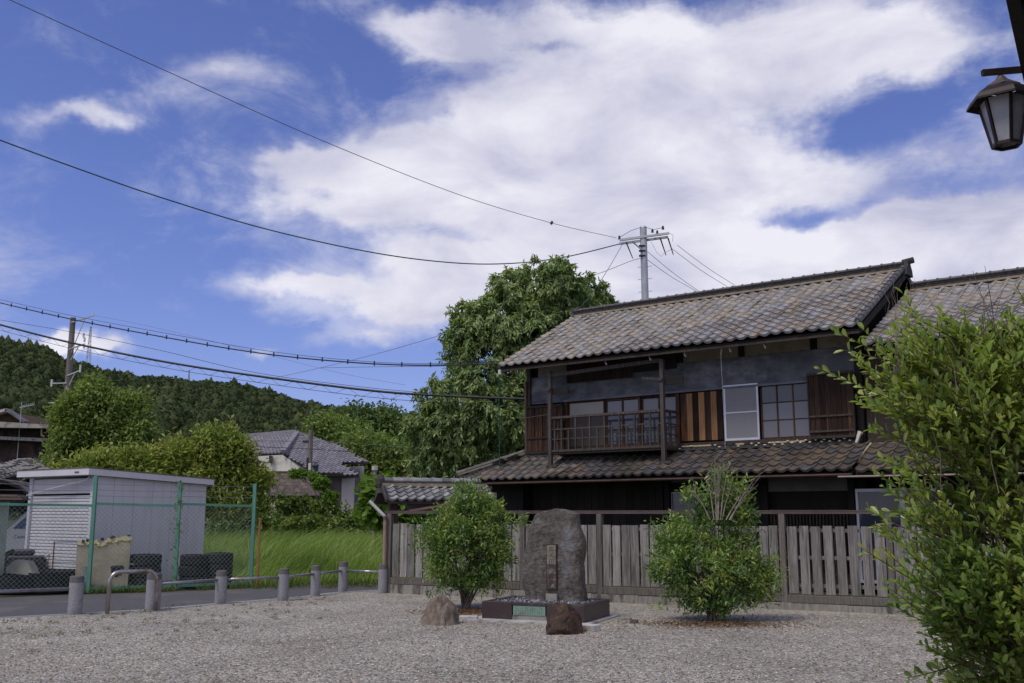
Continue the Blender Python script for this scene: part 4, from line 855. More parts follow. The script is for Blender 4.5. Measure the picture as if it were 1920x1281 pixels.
# ------------------------------------------------------------------ green chain-link fence
m_green = mat('green_paint', (.085, .24, .18), (.12, .30, .235), 3, .5, .05, c3=(.16, .20, .14), s3=4, w3=(.62, .75))
P0, P1, P2, P3 = gr(-170, 1124), gr(165, 1112), gr(327, 1107), gr(470, 1101)
cf = thing('chain_link_fence', 'green painted chain-link fence with barbed wire in front of the white shed', 'fence', (0, 0, 0))
for p, h in ((P0, 2.35), (P1, 2.36), (P2, 2.27), (P3, 2.24)):
    B().box(p.x - .035, p.x + .035, p.y - .035, p.y + .035, 0, h).build('post', m_green, cf)
for a, b in ((P0, P1), (P1, P2), (P2, P3)):
    B().beam(a + Vector((0, 0, 1.79)), b + Vector((0, 0, 1.75)), .04, .05).build('top_rail', m_green, cf); B().beam(a + Vector((0, 0, .09)), b + Vector((0, 0, .09)), .04, .06).build('bottom_rail', m_green, cf)
    for z in (1.95, 2.07, 2.19):
        B().tube([a + Vector((0, 0, z)), (a + b) / 2 + Vector((0, 0, z - .02)), b + Vector((0, 0, z - .02))], .005, 4).build('barbed_wire', m_steel, cf)
    Lc = (b - a).length; d = (b - a).normalized(); z0, z1 = .12, 1.76; H_ = z1 - z0; pitch = .095; V = B(); nn = int((Lc + H_) / pitch)
    for s in (1, -1):
        for i in range(nn):
            x0 = i * pitch - (H_ if s > 0 else 0) ; x1 = x0 + H_ * 1.0
            za, zb_ = (z0, z1) if s > 0 else (z1, z0)
            if s < 0: x0, x1 = i * pitch - H_, i * pitch
            c0 = max(0, x0); c1 = min(Lc, x1)
            if c1 - c0 < .02: continue
            ya = za + (zb_ - za) * (c0 - x0) / (x1 - x0); yb = za + (zb_ - za) * (c1 - x0) / (x1 - x0)
            V.tube([a + d * c0 + Vector((0, s * .003, ya)), a + d * c1 + Vector((0, s * .003, yb))], .0028, 3, False)
    V.build('wire_mesh', mat('green_wire', (.20, .27, .24), (.26, .33, .30), 2, .5), cf, kind='stuff')
gp = B().box(-.02, .02, -.02, .02, 0, 1.5); gpo = gp.build('rusty_post', mat('rust_paint', (.24, .10, .045), (.32, .15, .07), 5, .8)); gpo.location = gr(482, 1102); tag(gpo, 'thin rust orange post beside the last green fence post', 'post')
pb = at(12, 935, 20.2); pg = thing('pale_green_locker', 'pale green metal cabinet cut off by the left edge behind the fence', 'cabinet', (pb.x - 1.22, 20.3, 0), R(10))
B().box(0, .98, 0, .6, 0, 1.82).build('body', mat('pale_green_metal', (.36, .44, .36), (.44, .52, .43), 2, .6, c3=(.3, .34, .28), s3=2), pg); B().box(-.1, 1.30, -.06, .5, 1.82, 1.86).build('roof', mat('dark_strip', (.05, .06, .06), (.08, .09, .09), 3), pg)

# ------------------------------------------------------------------ white storage shed
SO = at(178, 885, 22.0); sa = math.atan2(2.6, 1.82); SL, SWd = 3.0, 2.6
shed = thing('storage_shed', 'pale grey steel storage shed with a roller shutter behind the green fence', 'shed', (SO.x, 22.0, 0), sa)
m_shed = mat('shed_panel', (.55, .545, .59), (.60, .595, .64), 1.2, .5, .02, (3, 3, .4), c3=(.46, .45, .47), s3=1.6, w3=(.5, .75))
HF_, HB = 2.40, 2.27
n = 6
for i in range(n):
    x0 = SL * i / n; B().prism([(x0 + .004, 0, .05), (x0 + SL / n - .004, 0, .05), (x0 + SL / n - .004, 0, HF_ - .13 * (i + 1) / n), (x0 + .004, 0, HF_ - .13 * i / n)], (0, .03, 0)).build('wall_panel', m_shed, shed)
B().box(SL - .03, SL, .03, SWd, .05, HB - .1).build('back_wall', m_shed, shed); B().box(0, SL, SWd - .03, SWd, .05, HB - .1).build('side_wall', m_shed, shed)
B().box(0, .06, .0 - .004, .12, .05, HF_).build('corner_post', m_shed, shed); B().box(0, .06, SWd - .14, SWd + .004, .05, HF_).build('corner_post', m_shed, shed)
sh = B().box(.05, .08, .12, SWd - .14, .05, 1.99).build('roller_shutter', mat('shutter_dark', (.16, .16, .18), (.2, .2, .22), 3), shed)
for i in range(27):
    z = .06 + i * .0715; B().prism([(.045, 0, z), (.03, 0, z + .012), (.03, 0, z + .052), (.045, 0, z + .062), (.06, 0, z + .062), (.06, 0, z)], (0, SWd - .28, 0)).build('slat', m_shed, sh).location = (0, .13, 0)
B().box(.03, .09, .12, SWd - .14, 2.03, 2.36).build('shutter_box', m_shed, shed)
B().box(-.02, .04, SWd - .13, SWd - .05, .05, 2.0).build('guide_post', m_alu, shed)
B().add([(-.22, -.12, HF_ + .02), (SL + .12, -.12, HB + .0), (SL + .12, SWd + .18, HB + .0), (-.22, SWd + .18, HF_ + .02), (-.22, -.12, HF_ + .16), (SL + .12, -.12, HB + .13), (SL + .12, SWd + .18, HB + .13), (-.22, SWd + .18, HF_ + .16)], [(3, 2, 1, 0), (4, 5, 6, 7), (0, 1, 5, 4), (1, 2, 6, 5), (2, 3, 7, 6), (3, 0, 4, 7)]).build('roof', mat('shed_fascia', (.58, .57, .61), (.64, .63, .67), 2, .5), shed)
B().add([(-.23, -.13, HF_ + .163), (SL + .13, -.13, HB + .133), (SL + .13, SWd + .19, HB + .133), (-.23, SWd + .19, HF_ + .163), (-.23, -.13, HF_ + .185), (SL + .13, -.13, HB + .155), (SL + .13, SWd + .19, HB + .155), (-.23, SWd + .19, HF_ + .185)], [(3, 2, 1, 0), (4, 5, 6, 7), (0, 1, 5, 4), (1, 2, 6, 5), (2, 3, 7, 6), (3, 0, 4, 7)]).build('roof_edge', mat('brown_edge', (.12, .09, .08), (.18, .14, .12), 4), shed)
B().box(-.224, -.22, .25, .42, HF_ + .06, HF_ + .10).build('name_plate', mat('plate', (.12, .11, .11)), shed)
B().tube([(-.1, .0, HF_), (-.12, .15, 2.3), (-.12, 1.6, 2.12), (-.1, SWd - .1, 2.0)], .014, 6).build('drain_pipe', mat('pale_pipe', (.5, .5, .52)), shed)

# things leaning by the shed
m_blk = mat('black_rubber', (.012, .013, .018), (.028, .03, .038), 14, .7, .5)
tyre_me = None
def tyre_stack(px, Y, n, rad, th, labels):
    global tyre_me
    c = at(px, 1080, Y)
    for k in range(n):
        t = thing('tyre', labels[k], 'tyre', (c.x + random.uniform(-.015, .015), Y, k * th), random.uniform(0, 6), 'old tyres stacked behind the green fence')
        if tyre_me is None:
            b = B(); N_ = 40; ring = []
            prof = [(.62, .02), (.62, .0), (.88, .0), (.96, .05), (1.0, .14), (1.0, .86), (.96, .95), (.88, 1.0), (.62, 1.0), (.62, .98), (.7, .9), (.7, .1)]
            vs = []; fs = []; M_ = len(prof)
            for i in range(N_):
                a = 2 * math.pi * i / N_
                for j, (r_, z) in enumerate(prof): rr1 = r_ - (.035 if (i % 2 and 3 <= j <= 6) else 0); vs.append((rr1 * math.cos(a), rr1 * math.sin(a), z))
            for i in range(N_):
                for j in range(M_): fs.append((i * M_ + j, ((i + 1) % N_) * M_ + j, ((i + 1) % N_) * M_ + (j + 1) % M_, i * M_ + (j + 1) % M_))
            b.add(vs, fs); tyre_me = b.mesh('tread'); tyre_me.materials.append(m_blk)
        o = bpy.data.objects.new('tread', tyre_me); COL.objects.link(o); o.parent = t; o.scale = (rad, rad, th)
tyre_stack(271, 21.75, 3, .33, .245, ['lowest tyre of the tall stack behind the steel arch', 'middle tyre of the tall stack behind the steel arch', 'topmost tyre of the tall stack behind the steel arch'])
tyre_stack(221, 21.55, 2, .31, .26, ['lower tyre of the short stack against the yellow foam slab', 'upper tyre of the short stack against the yellow foam slab'])
tyre_stack(361, 22.3, 3, .29, .235, ['lowest tyre of the stack right of the second green post', 'middle tyre of the stack right of the second green post', 'topmost tyre of the stack right of the second green post'])
tyre_stack(411, 22.55, 3, .29, .245, ['lowest tyre of the stack before the shed corner', 'middle tyre of the stack before the shed corner', 'topmost tyre of the stack before the shed corner'])
tyre_stack(112, 21.2, 2, .34, .22, ['lower tyre beside the leftmost bollard', 'upper tyre beside the leftmost bollard'])
wpk = B().box(-.34, .34, -.1, .1, 0, .03).build('white_plank', m_granl); wpk.location = (at(221, 1050, 21.5).x + .03, 21.55, .525); tag(wpk, 'pale plank lying on the short tyre stack', 'plank')
c = at(190, 1105, 21.15); fo_ = thing('foam_slab', 'tattered slab of yellow insulation foam leaning on the shed', 'foam slab', (c.x, 21.15, .0), R(14))
V = []; nx = 24; g = random.Random(9)
top = [1.02 + (.09 * i / nx) + g.uniform(-.015, .015) - (.06 if 8 < i < 13 else 0) for i in range(nx + 1)]
poly = [(-.52, 0, .02), (.50, 0, .02)] + [(.5 - 1.06 * (1 - 0) * i / nx + .0, 0, top[nx - i]) for i in range(nx + 1)]
M_ = Matrix.Rotation(R(-9), 4, 'X'); b = B().prism([M_ @ Vector(p) for p in poly], (0, .07, 0)); b.build('skin', mat('foam_skin', (.26, .23, .17), (.38, .35, .28), 3, .9, .5, c3=(.45, .36, .14), s3=2.5, w3=(.56, .68)), fo_)
b = B()
for i in range(nx): b.box(-.55 + 1.06 * i / nx, -.55 + 1.06 * (i + 1) / nx, -.015 + g.uniform(-.01, .01), .085, top[i] - .06 + g.uniform(-.02, .01), top[i] + g.uniform(.0, .03), M_)
b.build('foam_edge', mat('yellow_foam', (.52, .46, .22), (.66, .60, .34), 14, .95, .8), fo_)
for i, x in enumerate((-.46, -.38, -.1, .08, .12, .42)): B().box(x, x + .05, -.03, .09, 1.0 + .03 * i - .01, 1.06 + .02 * i, M_).build('dark_scrap', m_blk, fo_)
c = at(112, 1080, 21.9); rk = thing('garden_rack', 'thin garden rack with red uprights and a blue top bar before the shutter', 'rack', (c.x, 22.1, 0), R(-8))
for x in (-.28, .28): B().tube([(x, 0, 0), (x, 0, .98)], .014, 6).build('upright', mat('red_tube', (.17, .03, .05), (.22, .045, .07), 3, .5), rk)
B().tube([(-.28, 0, .98), (.28, 0, .98)], .013, 6).build('top_bar', mat('blue_tube', (.10, .14, .28), (.14, .18, .33), 3, .5), rk); B().tube([(-.28, 0, .55), (.28, 0, .55)], .010, 6).build('cross_bar', mat('blue_tube', (0, 0, 0)), rk)
c = at(88, 1100, 20.9); bn = thing('black_bin', 'low black plastic tub heaped behind the fence left of the first bollard', 'tub', (c.x, 21.0, 0), R(8))
B().lathe([(.36, 0), (.42, .38), (.44, .40), (.40, .40), (.34, .05)], n=18).build('body', m_blk, bn); B().tube([(-.38, 0, .40), (0, -.1, .47), (.38, 0, .44)], .012, 5).build('rim_pipe', m_blk, bn)
c = at(38, 1100, 20.9); bn2 = thing('black_bin', 'wide black tub under the grey stone slab at the far left', 'tub', (c.x, 20.9, 0), 0)
B().lathe([(.40, 0), (.46, .33), (.47, .36), (.43, .36), (.36, .05)], n=18).build('body', m_blk, bn2)
c = at(42, 1070, 20.8); gs = B().prism([(-.34, 0, 0), (.30, 0, .0), (.06, .05, .26), (-.22, .05, .27), (-.36, 0, .12)], (0, .22, 0)).build('grey_block', mat('grey_cover', (.24, .23, .21), (.32, .31, .29), 6, .9, .3)); gs.location = (c.x, 20.75, .37); gs.rotation_euler = (0, R(4), R(-10)); tag(gs, 'tapered grey cover lying on the wide black tub', 'cover')
hp = B().tube([(0.0, 0, 0.02), (.12, -.02, .25), (.05, 0, .5)], .06, 10).build('grey_hose', mat('grey_duct', (.2, .21, .24), (.28, .29, .32), 20, .7, .5)); hp.location = (at(151, 1100, 20.9).x, 20.95, 0); tag(hp, 'short grey ribbed hose standing right of the leftmost bollard', 'hose')
# old cultivator: frame, engine, two wheels
c = at(38, 1060, 22.6); cu_ = thing('cultivator', 'dark old garden machine with two wheels behind the black tubs', 'machine', (c.x, 22.7, 0), R(15))
for x in (-.3, .3): B().tube([(x + .0, -.22, .28), (x, -.12, .28)], .28, 16).build('wheel', m_blk, cu_)
B().box(-.32, .42, -.1, .3, .42, .66).build('engine', mat('engine_dark', (.025, .025, .035), (.05, .05, .07), 8, .5, .5), cu_, bevel=.03); B().box(-.2, .2, -.05, .25, .66, .80).build('tank', mat('engine_dark', (0, 0, 0)), cu_, bevel=.04)
B().tube([(.4, .1, .6), (.6, .1, .75), (.9, .05, .72)], .018, 6).build('handle', m_steel, cu_); B().beam((-.4, 0, .3), (.6, 0, .3), .06, .06).build('frame', mat('engine_dark', (0, 0, 0)), cu_)

# small white truck behind the shed
c = at(14, 1000, 26); tr = thing('white_truck', 'small white truck with a blue tinted windscreen, mostly hidden behind the shed', 'truck', (c.x - .55, 26.0, 0), 0)
m_wh = mat('white_paint', (.62, .64, .66), (.68, .70, .72), 1, .35, spec=.5)
prof = [(0, .35), (0, .85), (.08, 1.02), (.5, 1.14), (1.15, 1.78), (1.3, 1.84), (2.85, 1.84), (2.95, 1.75), (2.95, .35), (2.3, .35), (2.2, .55), (2.0, .66), (1.8, .55), (1.72, .35), (1.02, .35), (.94, .58), (.72, .70), (.48, .58), (.4, .35)]
B().prism([(x, 0, z) for x, z in prof], (0, 1.4, 0)).build('body', m_wh, tr)
m_bw = glass_mat('blue_windscreen', (.03, .08, .22), .1)
B().beam((.545, .70, 1.20), (1.13, .70, 1.775), 1.28, .03, up=(0, 0, 1)).build('windscreen', m_bw, tr)
B().prism([(.68, -.012, 1.2), (1.2, -.012, 1.7), (1.9, -.012, 1.7), (1.9, -.012, 1.2)], (0, .02, 0)).build('side_window', m_bw, tr)
for x in (.71, 2.0):
    w = B().tube([(x, .02, .29), (x, .18, .29)], .28, 18).build('wheel', m_blk, tr); B().tube([(x, .01, .29), (x, .03, .29)], .15, 12).build('rim', m_alu, w)
B().box(-.05, .06, .05, 1.35, .35, .55).build('bumper', mat('dark_plastic', (.03, .03, .035)), tr); B().box(-.01, .03, .1, .3, .72, .86).build('headlight', m_alu, tr)
cu = bpy.data.curves.new('lettering', 'FONT'); cu.body = 'Canter'; cu.size = .13; cu.extrude = .001; cu.materials.append(mat('dark_blue_letter', (.03, .04, .10))); o = text_mesh('lettering', cu, tr); o.location = (.72, -.004, .96); o.rotation_euler = (R(90), 0, 0)
# carport roof
c = at(0, 915, 24.2); cp = thing('carport', 'dark curved carport roof cut off by the left edge', 'carport', (c.x, 24.2, 0), R(14))
pf = [(1.15 * 0 + x, z) for x, z in ((-2.4, 2.45), (-1.2, 2.44), (-.4, 2.42), (.1, 2.36), (.45, 2.24), (.62, 2.1))]
b = B(); b.prism([(x, -.1, z) for x, z in pf] + [(x, -.1, z - .06) for x, z in pf[::-1]], (0, 2.4, 0)).build('roof_sheet', mat('smoky_sheet', (.03, .028, .035), (.05, .045, .055), 3, .4), cp)
for y in (-.12, 1.0, 2.2): B().tube([(x, y, z + .02) for x, z in pf], .03, 6).build('rib', mat('bronze_tube', (.08, .065, .06), (.11, .09, .085), 3, .4), cp)
B().tube([(-.75, .0, 0), (-.75, .0, 2.4)], .04, 8).build('post', mat('bronze_tube', (0, 0, 0)), cp); B().tube([(-.75, 2.1, 0), (-.75, 2.1, 2.4)], .04, 8).build('post', mat('bronze_tube', (0, 0, 0)), cp)
sb = B().box(-.9, .30, -.05, .5, 0, .035).box(-.85, .24, 0, .5, .037, .07).box(-.9, .20, -.02, .45, .072, .11).build('stack_cover', mat('board_stack', (.13, .08, .06), (.22, .16, .13), 8, .9, .4, (.3, .3, 8))); sb.name = 'board_stack'; sb.location = (pb.x - .1, 20.42, 1.862); sb.rotation_euler = (0, 0, R(10)); tag(sb, 'few brown boards lying on top of the pale green cabinet', 'boards')
# ------------------------------------------------------------------ trees and shrubs
def ell(px, py, Y, rx, ry, rd=None):
    """an ellipsoid of a crown: centre pixel, distance, half sizes in pixels"""
    c = at(px, py, Y); k = Y / 1893; return ((c.x, c.y, c.z), (rx * k, (rd or (rx + ry) / 2) * k, ry * k))
m_bark = mat('bark', (.07, .055, .045), (.15, .125, .105), 9, .95, .8, (1, 1, .4))
m_twig = mat('pale_twig', (.20, .165, .145), (.30, .26, .23), 9, .9, .3)
def tree(name, label, cat, base, ells, nclus, per, m, seed, trunk=.15, group=None, lumps=5, shrink=.84, **kw):
    root = thing(name, label, cat, base, 0, group); b_ = Vector(base)
    E2 = [((c[0] - b_.x, c[1] - b_.y, c[2] - b_.z), tuple(q * shrink for q in r)) for c, r in ells]
    gl = random.Random(seed * 7); big = list(E2)
    for c, r in big:
        for k in range(lumps):
            a = gl.uniform(0, 6.28); u = gl.uniform(.05, 1.0); q = math.sqrt(1 - u * u); f = gl.uniform(.26, .42); rm = (r[0] + r[1] + r[2]) / 3 * f
            E2.append(((c[0] + r[0] * q * math.cos(a) * .95, c[1] + r[1] * q * math.sin(a) * .95, c[2] + r[2] * u * .95), (rm * 1.1, rm * 1.1, rm)))
    zc = min(c[2] for c, _ in big); top = Vector((0, 0, max(.2, zc * .6)))
    b = B().tube([(0, 0, -.1), (random.uniform(-.05, .05), 0, top.z * .5), top], [trunk * 1.2, trunk, trunk * .85], 8)
    branch_tubes(b, top, [Vector(c) + Vector((0, 0, r[2] * .3)) for c, r in big], trunk * .7, seed, .16); b.build('trunk', m_bark, root, smooth=True)
    foliage('crown', E2, nclus, per, m, root, seed=seed, **kw)
    return root
# the big drooping tree behind the left end of the house
L_big = leaf_mat('big_tree_leaf', [(0.089, 0.140, 0.049), (0.139, 0.210, 0.069), (0.204, 0.289, 0.098), (0.278, 0.359, 0.140), (0.392, 0.436, 0.209)], .28, .42, .9, .45)
YB = 33.5
bt = [ell(1020, 548, YB, 78, 62), ell(960, 610, YB, 85, 80), ell(1075, 620, YB + 1, 75, 90), ell(1120, 640, YB + 2, 55, 80), ell(930, 690, YB, 88, 100), ell(1030, 700, YB + .5, 90, 130), ell(890, 780, YB - .3, 88, 95), ell(975, 800, YB, 85, 90), ell(835, 825, YB - .3, 62, 72), ell(900, 850, YB - .5, 60, 50), ell(812, 870, YB - .2, 42, 36)]
tree('drooping_tree', 'big dense tree with long drooping leaves rising behind the left end of the old house', 'tree', (at(930, 900, YB).x, YB, 0), bt, 4000, 28, L_big, 3, trunk=.28, shrink=.97, leaf=.21, width=.075, spread=.24, droop=.55, rand=.85, fill=.55, rough=.15, hang=True)
L_hedge = leaf_mat('hedge_leaf', [(0.109, 0.157, 0.036), (0.164, 0.229, 0.046), (0.242, 0.308, 0.065), (0.312, 0.365, 0.096), (0.421, 0.315, 0.117)], .3, .5, .6, .3)
L_green = leaf_mat('bright_leaf', [(0.083, 0.138, 0.037), (0.138, 0.204, 0.051), (0.207, 0.276, 0.073), (0.276, 0.336, 0.106)], .32, .5, .5, .3)
L_mid = leaf_mat('mid_leaf', [(0.046, 0.092, 0.030), (0.081, 0.138, 0.041), (0.127, 0.190, 0.057), (0.184, 0.253, 0.081)], .25, .5, .4, .3)
L_dark = leaf_mat('dark_leaf', [(.025, .05, .018), (.045, .08, .026), (.07, .11, .035)], .2, .55, .5, .25)
L_ivy = leaf_mat('ivy_leaf', [(0.052, 0.092, 0.023), (0.098, 0.161, 0.034), (0.172, 0.241, 0.052), (0.299, 0.356, 0.081)], .25, .45, 1.2, .4)
L_vivid = leaf_mat('vivid_leaf', [(.07, .14, .02), (.12, .21, .03), (.18, .28, .05)], .4, .5, 1.0, .3)
# left tree
Y = 43
tree('loose_tree', 'tall loose bright green tree in front of the concrete utility pole at the left', 'tree', (at(195, 940, Y).x, Y, 0), [ell(185, 775, Y, 62, 48), ell(235, 765, Y, 45, 40), ell(165, 830, Y, 60, 45), ell(235, 830, Y, 55, 50), ell(125, 790, Y, 38, 22), ell(265, 795, Y, 32, 26), ell(178, 735, Y, 18, 26), ell(120, 865, Y, 50, 30), ell(200, 870, Y, 70, 30)], 1000, 22, L_green, 21, trunk=.16, gap=.9, leaf=.24, width=.12, spread=.20, droop=.1, up=.2, fill=.15, rough=.6)
Y = 34
hd = [ell(195, 885, Y, 56, 28), ell(270, 878, Y, 60, 34), ell(345, 878, Y, 60, 36), ell(408, 868, Y, 62, 48), ell(462, 908, Y, 38, 36), ell(390, 900, Y, 80, 42), ell(300, 905, Y, 90, 40), ell(410, 842, Y, 34, 30), ell(395, 925, Y, 70, 34), ell(440, 940, Y - .2, 60, 28), ell(150, 895, Y, 40, 26)]
tree('broad_bush', 'broad yellow-green mass of bushes behind the white storage shed', 'bush', (at(330, 960, Y).x, Y, 0), hd, 1700, 28, L_hedge, 22, trunk=.12, gap=.8, leaf=.20, width=.075, spread=.17, droop=.25, up=.45, fill=.45, rough=.36)
# trees behind the white house
for i, (lab, Y, E_, m, n_) in enumerate((('light green tree just above the roof of the white house', 74, [(625, 815, 42, 30), (600, 800, 22, 20), (650, 830, 50, 32), (690, 850, 45, 30)], L_green, 420),
        ('dark rounded tree above the right end of the white house', 80, [(700, 800, 52, 36), (740, 815, 38, 34), (665, 795, 34, 28), (745, 850, 40, 40)], L_mid, 560),
        ('leafy green tree between the white house and the big drooping tree', 62, [(705, 865, 46, 34), (745, 880, 40, 40), (670, 850, 26, 26), (715, 900, 46, 34), (765, 900, 40, 40)], L_green, 560))):
    tree('broadleaf_tree', lab, 'tree', (at(E_[0][0] + 10, 940, Y).x, Y, 0), [ell(a, b, Y, c, d) for a, b, c, d in E_], n_, 14, m, 30 + i, trunk=.2, group='trees behind the white house', leaf=.34, width=.2, spread=.42, droop=.2, up=.3, fill=.3, rough=.3)
Y = 40
tree('ivy_hedge', 'ivy covered hedge below the brown tiled shed roof', 'hedge', (at(560, 965, Y).x, Y, 0), [ell(x_, 1000, Y - 1, 60, 34) for x_ in range(390, 740, 50)] + [ell(430, 952, Y - 1, 50, 20), ell(520, 949, Y, 45, 17), ell(575, 949, Y, 48, 17), ell(616, 952, Y - .4, 28, 16), ell(645, 962, Y - .5, 18, 10), ell(485, 949, Y, 34, 22)], 1700, 12, L_ivy, 41, trunk=.06, leaf=.13, width=.11, spread=.07, droop=.5, fill=.6, rough=.2)
tree('creeper', 'bright creeper running down the right edge of the brown tiled shed roof', 'creeper', (at(618, 965, Y).x, Y - .3, 0), [ell(602, 908, Y - .3, 16, 9), ell(620, 932, Y - .4, 15, 10), ell(588, 895, Y - .2, 14, 5), ell(560, 889, Y, 20, 3)], 300, 10, L_vivid, 42, trunk=.03, leaf=.12, width=.10, spread=.06, droop=.4, fill=.5)
Y = 30
tree('large_leaved_plant', 'bright large-leaved bush between the white house and the small roofed wall', 'bush', (at(705, 960, Y).x, Y, 0), [ell(708, 930, Y, 18, 18), ell(722, 918, Y, 14, 12), ell(706, 955, Y, 20, 16), ell(732, 948, Y, 22, 20), ell(775, 952, Y + .3, 30, 12)], 300, 8, L_vivid, 43, trunk=.03, lumps=0, leaf=.26, width=.22, spread=.16, droop=.5, fill=.3, shape='obovate')
# a dark hedge line behind the field closes the view under the trees
Y = 69
tree('background_hedge', 'low dark hedge behind the tall grass and under the far trees', 'hedge', (at(560, 960, Y).x, Y, 0), [ell(60 + i * 66, 950 + (i % 3) * 3, Y + (i % 2), 52, 12) for i in range(14)], 1500, 10, L_dark, 44, trunk=.05, leaf=.3, width=.2, spread=.2, droop=.2, fill=.4)

# the two shrubs beside the monument
L_sh = leaf_mat('shrub_leaf', [(0.052, 0.111, 0.031), (0.093, 0.180, 0.043), (0.151, 0.248, 0.058), (0.233, 0.323, 0.076), (0.419, 0.447, 0.101)], .28, .38, 2.2, .5)
def shrub(name, label, base, ells, nclus, per, m, seed, stems, leaf, width, spread, bare=(), **kw):
    root = thing(name, label, 'shrub', base); g = random.Random(seed); b_ = Vector(base); b = B()
    E2 = [((c[0] - b_.x, c[1] - b_.y, c[2] - b_.z), r) for c, r in ells]
    for i in range(stems):
        a = g.uniform(0, 6.28); s = Vector((math.cos(a) * .05, math.sin(a) * .05, 0)); c, r = E2[i % len(E2)]
        t = Vector(c) + Vector((g.uniform(-.5, .5) * r[0], g.uniform(-.5, .5) * r[1], g.uniform(-.2, .8) * r[2])); branch_tubes(b, s, [t], g.uniform(.014, .028), seed + i, .10, 5)
    b.build('stem', m_bark, root)
    if bare:
        b = B()
        for p in bare:
            pts = [Vector(q) - b_ for q in p]; branch_tubes(b, pts[0], [pts[1]], .010, g.random(), .06, 4)
            for k in range(7):
                q = pts[0].lerp(pts[1], g.uniform(.35, .95)); b.tube([q, q + Vector((g.uniform(-.18, .18), g.uniform(-.1, .1), g.uniform(.08, .25)))], [.004, .0018], 3)
        b.build('bare_twig', m_twig, root, kind='stuff')
    foliage('foliage', E2, nclus, per, m, root, seed=seed, leaf=leaf, width=width, spread=spread, **kw)
    return root
Y = 17.45; bp = gr(873, 1143)
shrub('round_shrub', 'dense rounded green shrub between the pointed boulder and the slatted fence', (bp.x, bp.y + .12, 0), [ell(872, 1010, Y, 82, 82, 75), ell(820, 1020, Y, 42, 45), ell(925, 1000, Y, 45, 60), ell(880, 940, Y, 44, 32), ell(850, 1070, Y, 48, 38), ell(910, 1065, Y, 40, 40)], 620, 20, L_sh, 51, 12, .095, .032, .06, droop=.1, up=.4, fill=.2, rough=.5, rand=.75, gap=3.2)
Y = 15.5; bp = gr(1338, 1166)
ub = [ell(1325, 1065, Y, 90, 55, 80), ell(1270, 1020, Y, 45, 45), ell(1300, 990, Y, 50, 26), ell(1370, 1030, Y, 60, 40), ell(1420, 1085, Y, 42, 34), ell(1340, 1120, Y, 80, 34), ell(1310, 930, Y, 26, 24), ell(1360, 920, Y, 42, 30), ell(1390, 960, Y, 30, 26), ell(1345, 890, Y, 20, 12), ell(1350, 965, Y, 34, 20), ell(1262, 1060, Y, 40, 40), ell(1430, 1110, Y, 34, 28)]
bare = [[at(1345 + dx * .3, 975, Y - .35), at(1345 + dx, 980 - h, Y - .3)] for dx, h in ((-6, 125), (6, 120), (-20, 95), (30, 80), (75, 70), (82, 95), (55, 60), (-45, 60), (0, 100), (20, 110))]
shrub('tall_shrub', 'green and yellowish shrub with bare twigs at its top right of the monument', (bp.x, bp.y + .1, 0), ub, 700, 19, L_sh, 53, 14, .095, .031, .06, bare=bare, droop=.12, up=.35, fill=.2, rough=.5, rand=.75, gap=3.2)
for px, py, sx, sd_, lab in ((870, 1148, .55, 3, 'dry brown litter on the gravel under the round shrub'), (1340, 1172, .9, 4, 'dry brown litter on the gravel under the shrub with bare twigs')):
    p = gr(px, py); g = np.random.default_rng(sd_); n = 2200; P = np.stack([p.x + g.normal(size=n) * sx * .7, p.y + g.normal(size=n) * .28, g.uniform(.008, .02, n)], -1); D = g.normal(size=(n, 3)) * [1, 1, .15]
    V, F = leaf_arrays(P, D, g.normal(size=(n, 3)) * .3 + [0, 0, 1], g.uniform(.02, .05, n), g.uniform(.008, .02, n)); o = np_mesh('fallen_leaves', V, F, leaf_mat('dry_leaf', [(.07, .03, .014), (.15, .065, .028), (.22, .13, .06)], .1, .8, 3)); tag(o, lab, 'leaf litter', kind='stuff')
# weeds along the gravel edge
g = np.random.default_rng(8); n = 110; cl = []
for i in range(n):
    px = g.uniform(0, 620); py = 1163 - px * .085 + abs(g.normal()) * 26; q = gr(px, py); cl.append((q.x, q.y))
cl += [tuple(gr(x, 1110 - (x - 150) * .03 + g.uniform(-2, 3))[:2]) for x in g.uniform(150, 470, 60)]
P = np.repeat(np.array([(x, y, 0) for x, y in cl]), 14, 0) + g.normal(size=(len(cl) * 14, 3)) * [.03, .03, 0]; k = len(P)
V, F = leaf_arrays(P, g.normal(size=(k, 3)) * .8 + [0, 0, 1.0], g.normal(size=(k, 3)), g.uniform(.015, .065, k), g.uniform(.005, .012, k))
tag(np_mesh('weeds', V, F, leaf_mat('weed_leaf', [(.06, .09, .03), (.13, .15, .05), (.30, .25, .13)], .3, .7, 2)), 'small weeds and dry tufts along the road edge of the gravel', 'weeds', kind='stuff')
q = gr(345, 1112); n = 2600; g2 = np.random.default_rng(18)
px_ = np.concatenate([g2.uniform(145, 330, n // 2), g2.uniform(370, 720, n - n // 2)]); P = np.array([gr(a, (1111 - (a - 150) * .03 if a < 480 else 1103 - (a - 480) * .02) + b) for a, b in zip(px_, g2.uniform(-4, 3, n))]); P[:, 2] = 0
V, F = leaf_arrays(P, g2.normal(size=(n, 3)) * .6 + [0, 0, 1.1], g2.normal(size=(n, 3)), g2.uniform(.05, .22, n), g2.uniform(.008, .02, n))
tag(np_mesh('verge_grass', V, F, leaf_mat('verge_leaf', [(.06, .10, .02), (.12, .17, .035), (.24, .22, .09)], .35, .7, 2)), 'rough grass verge at the foot of the green fence and the field', 'grass', kind='stuff')
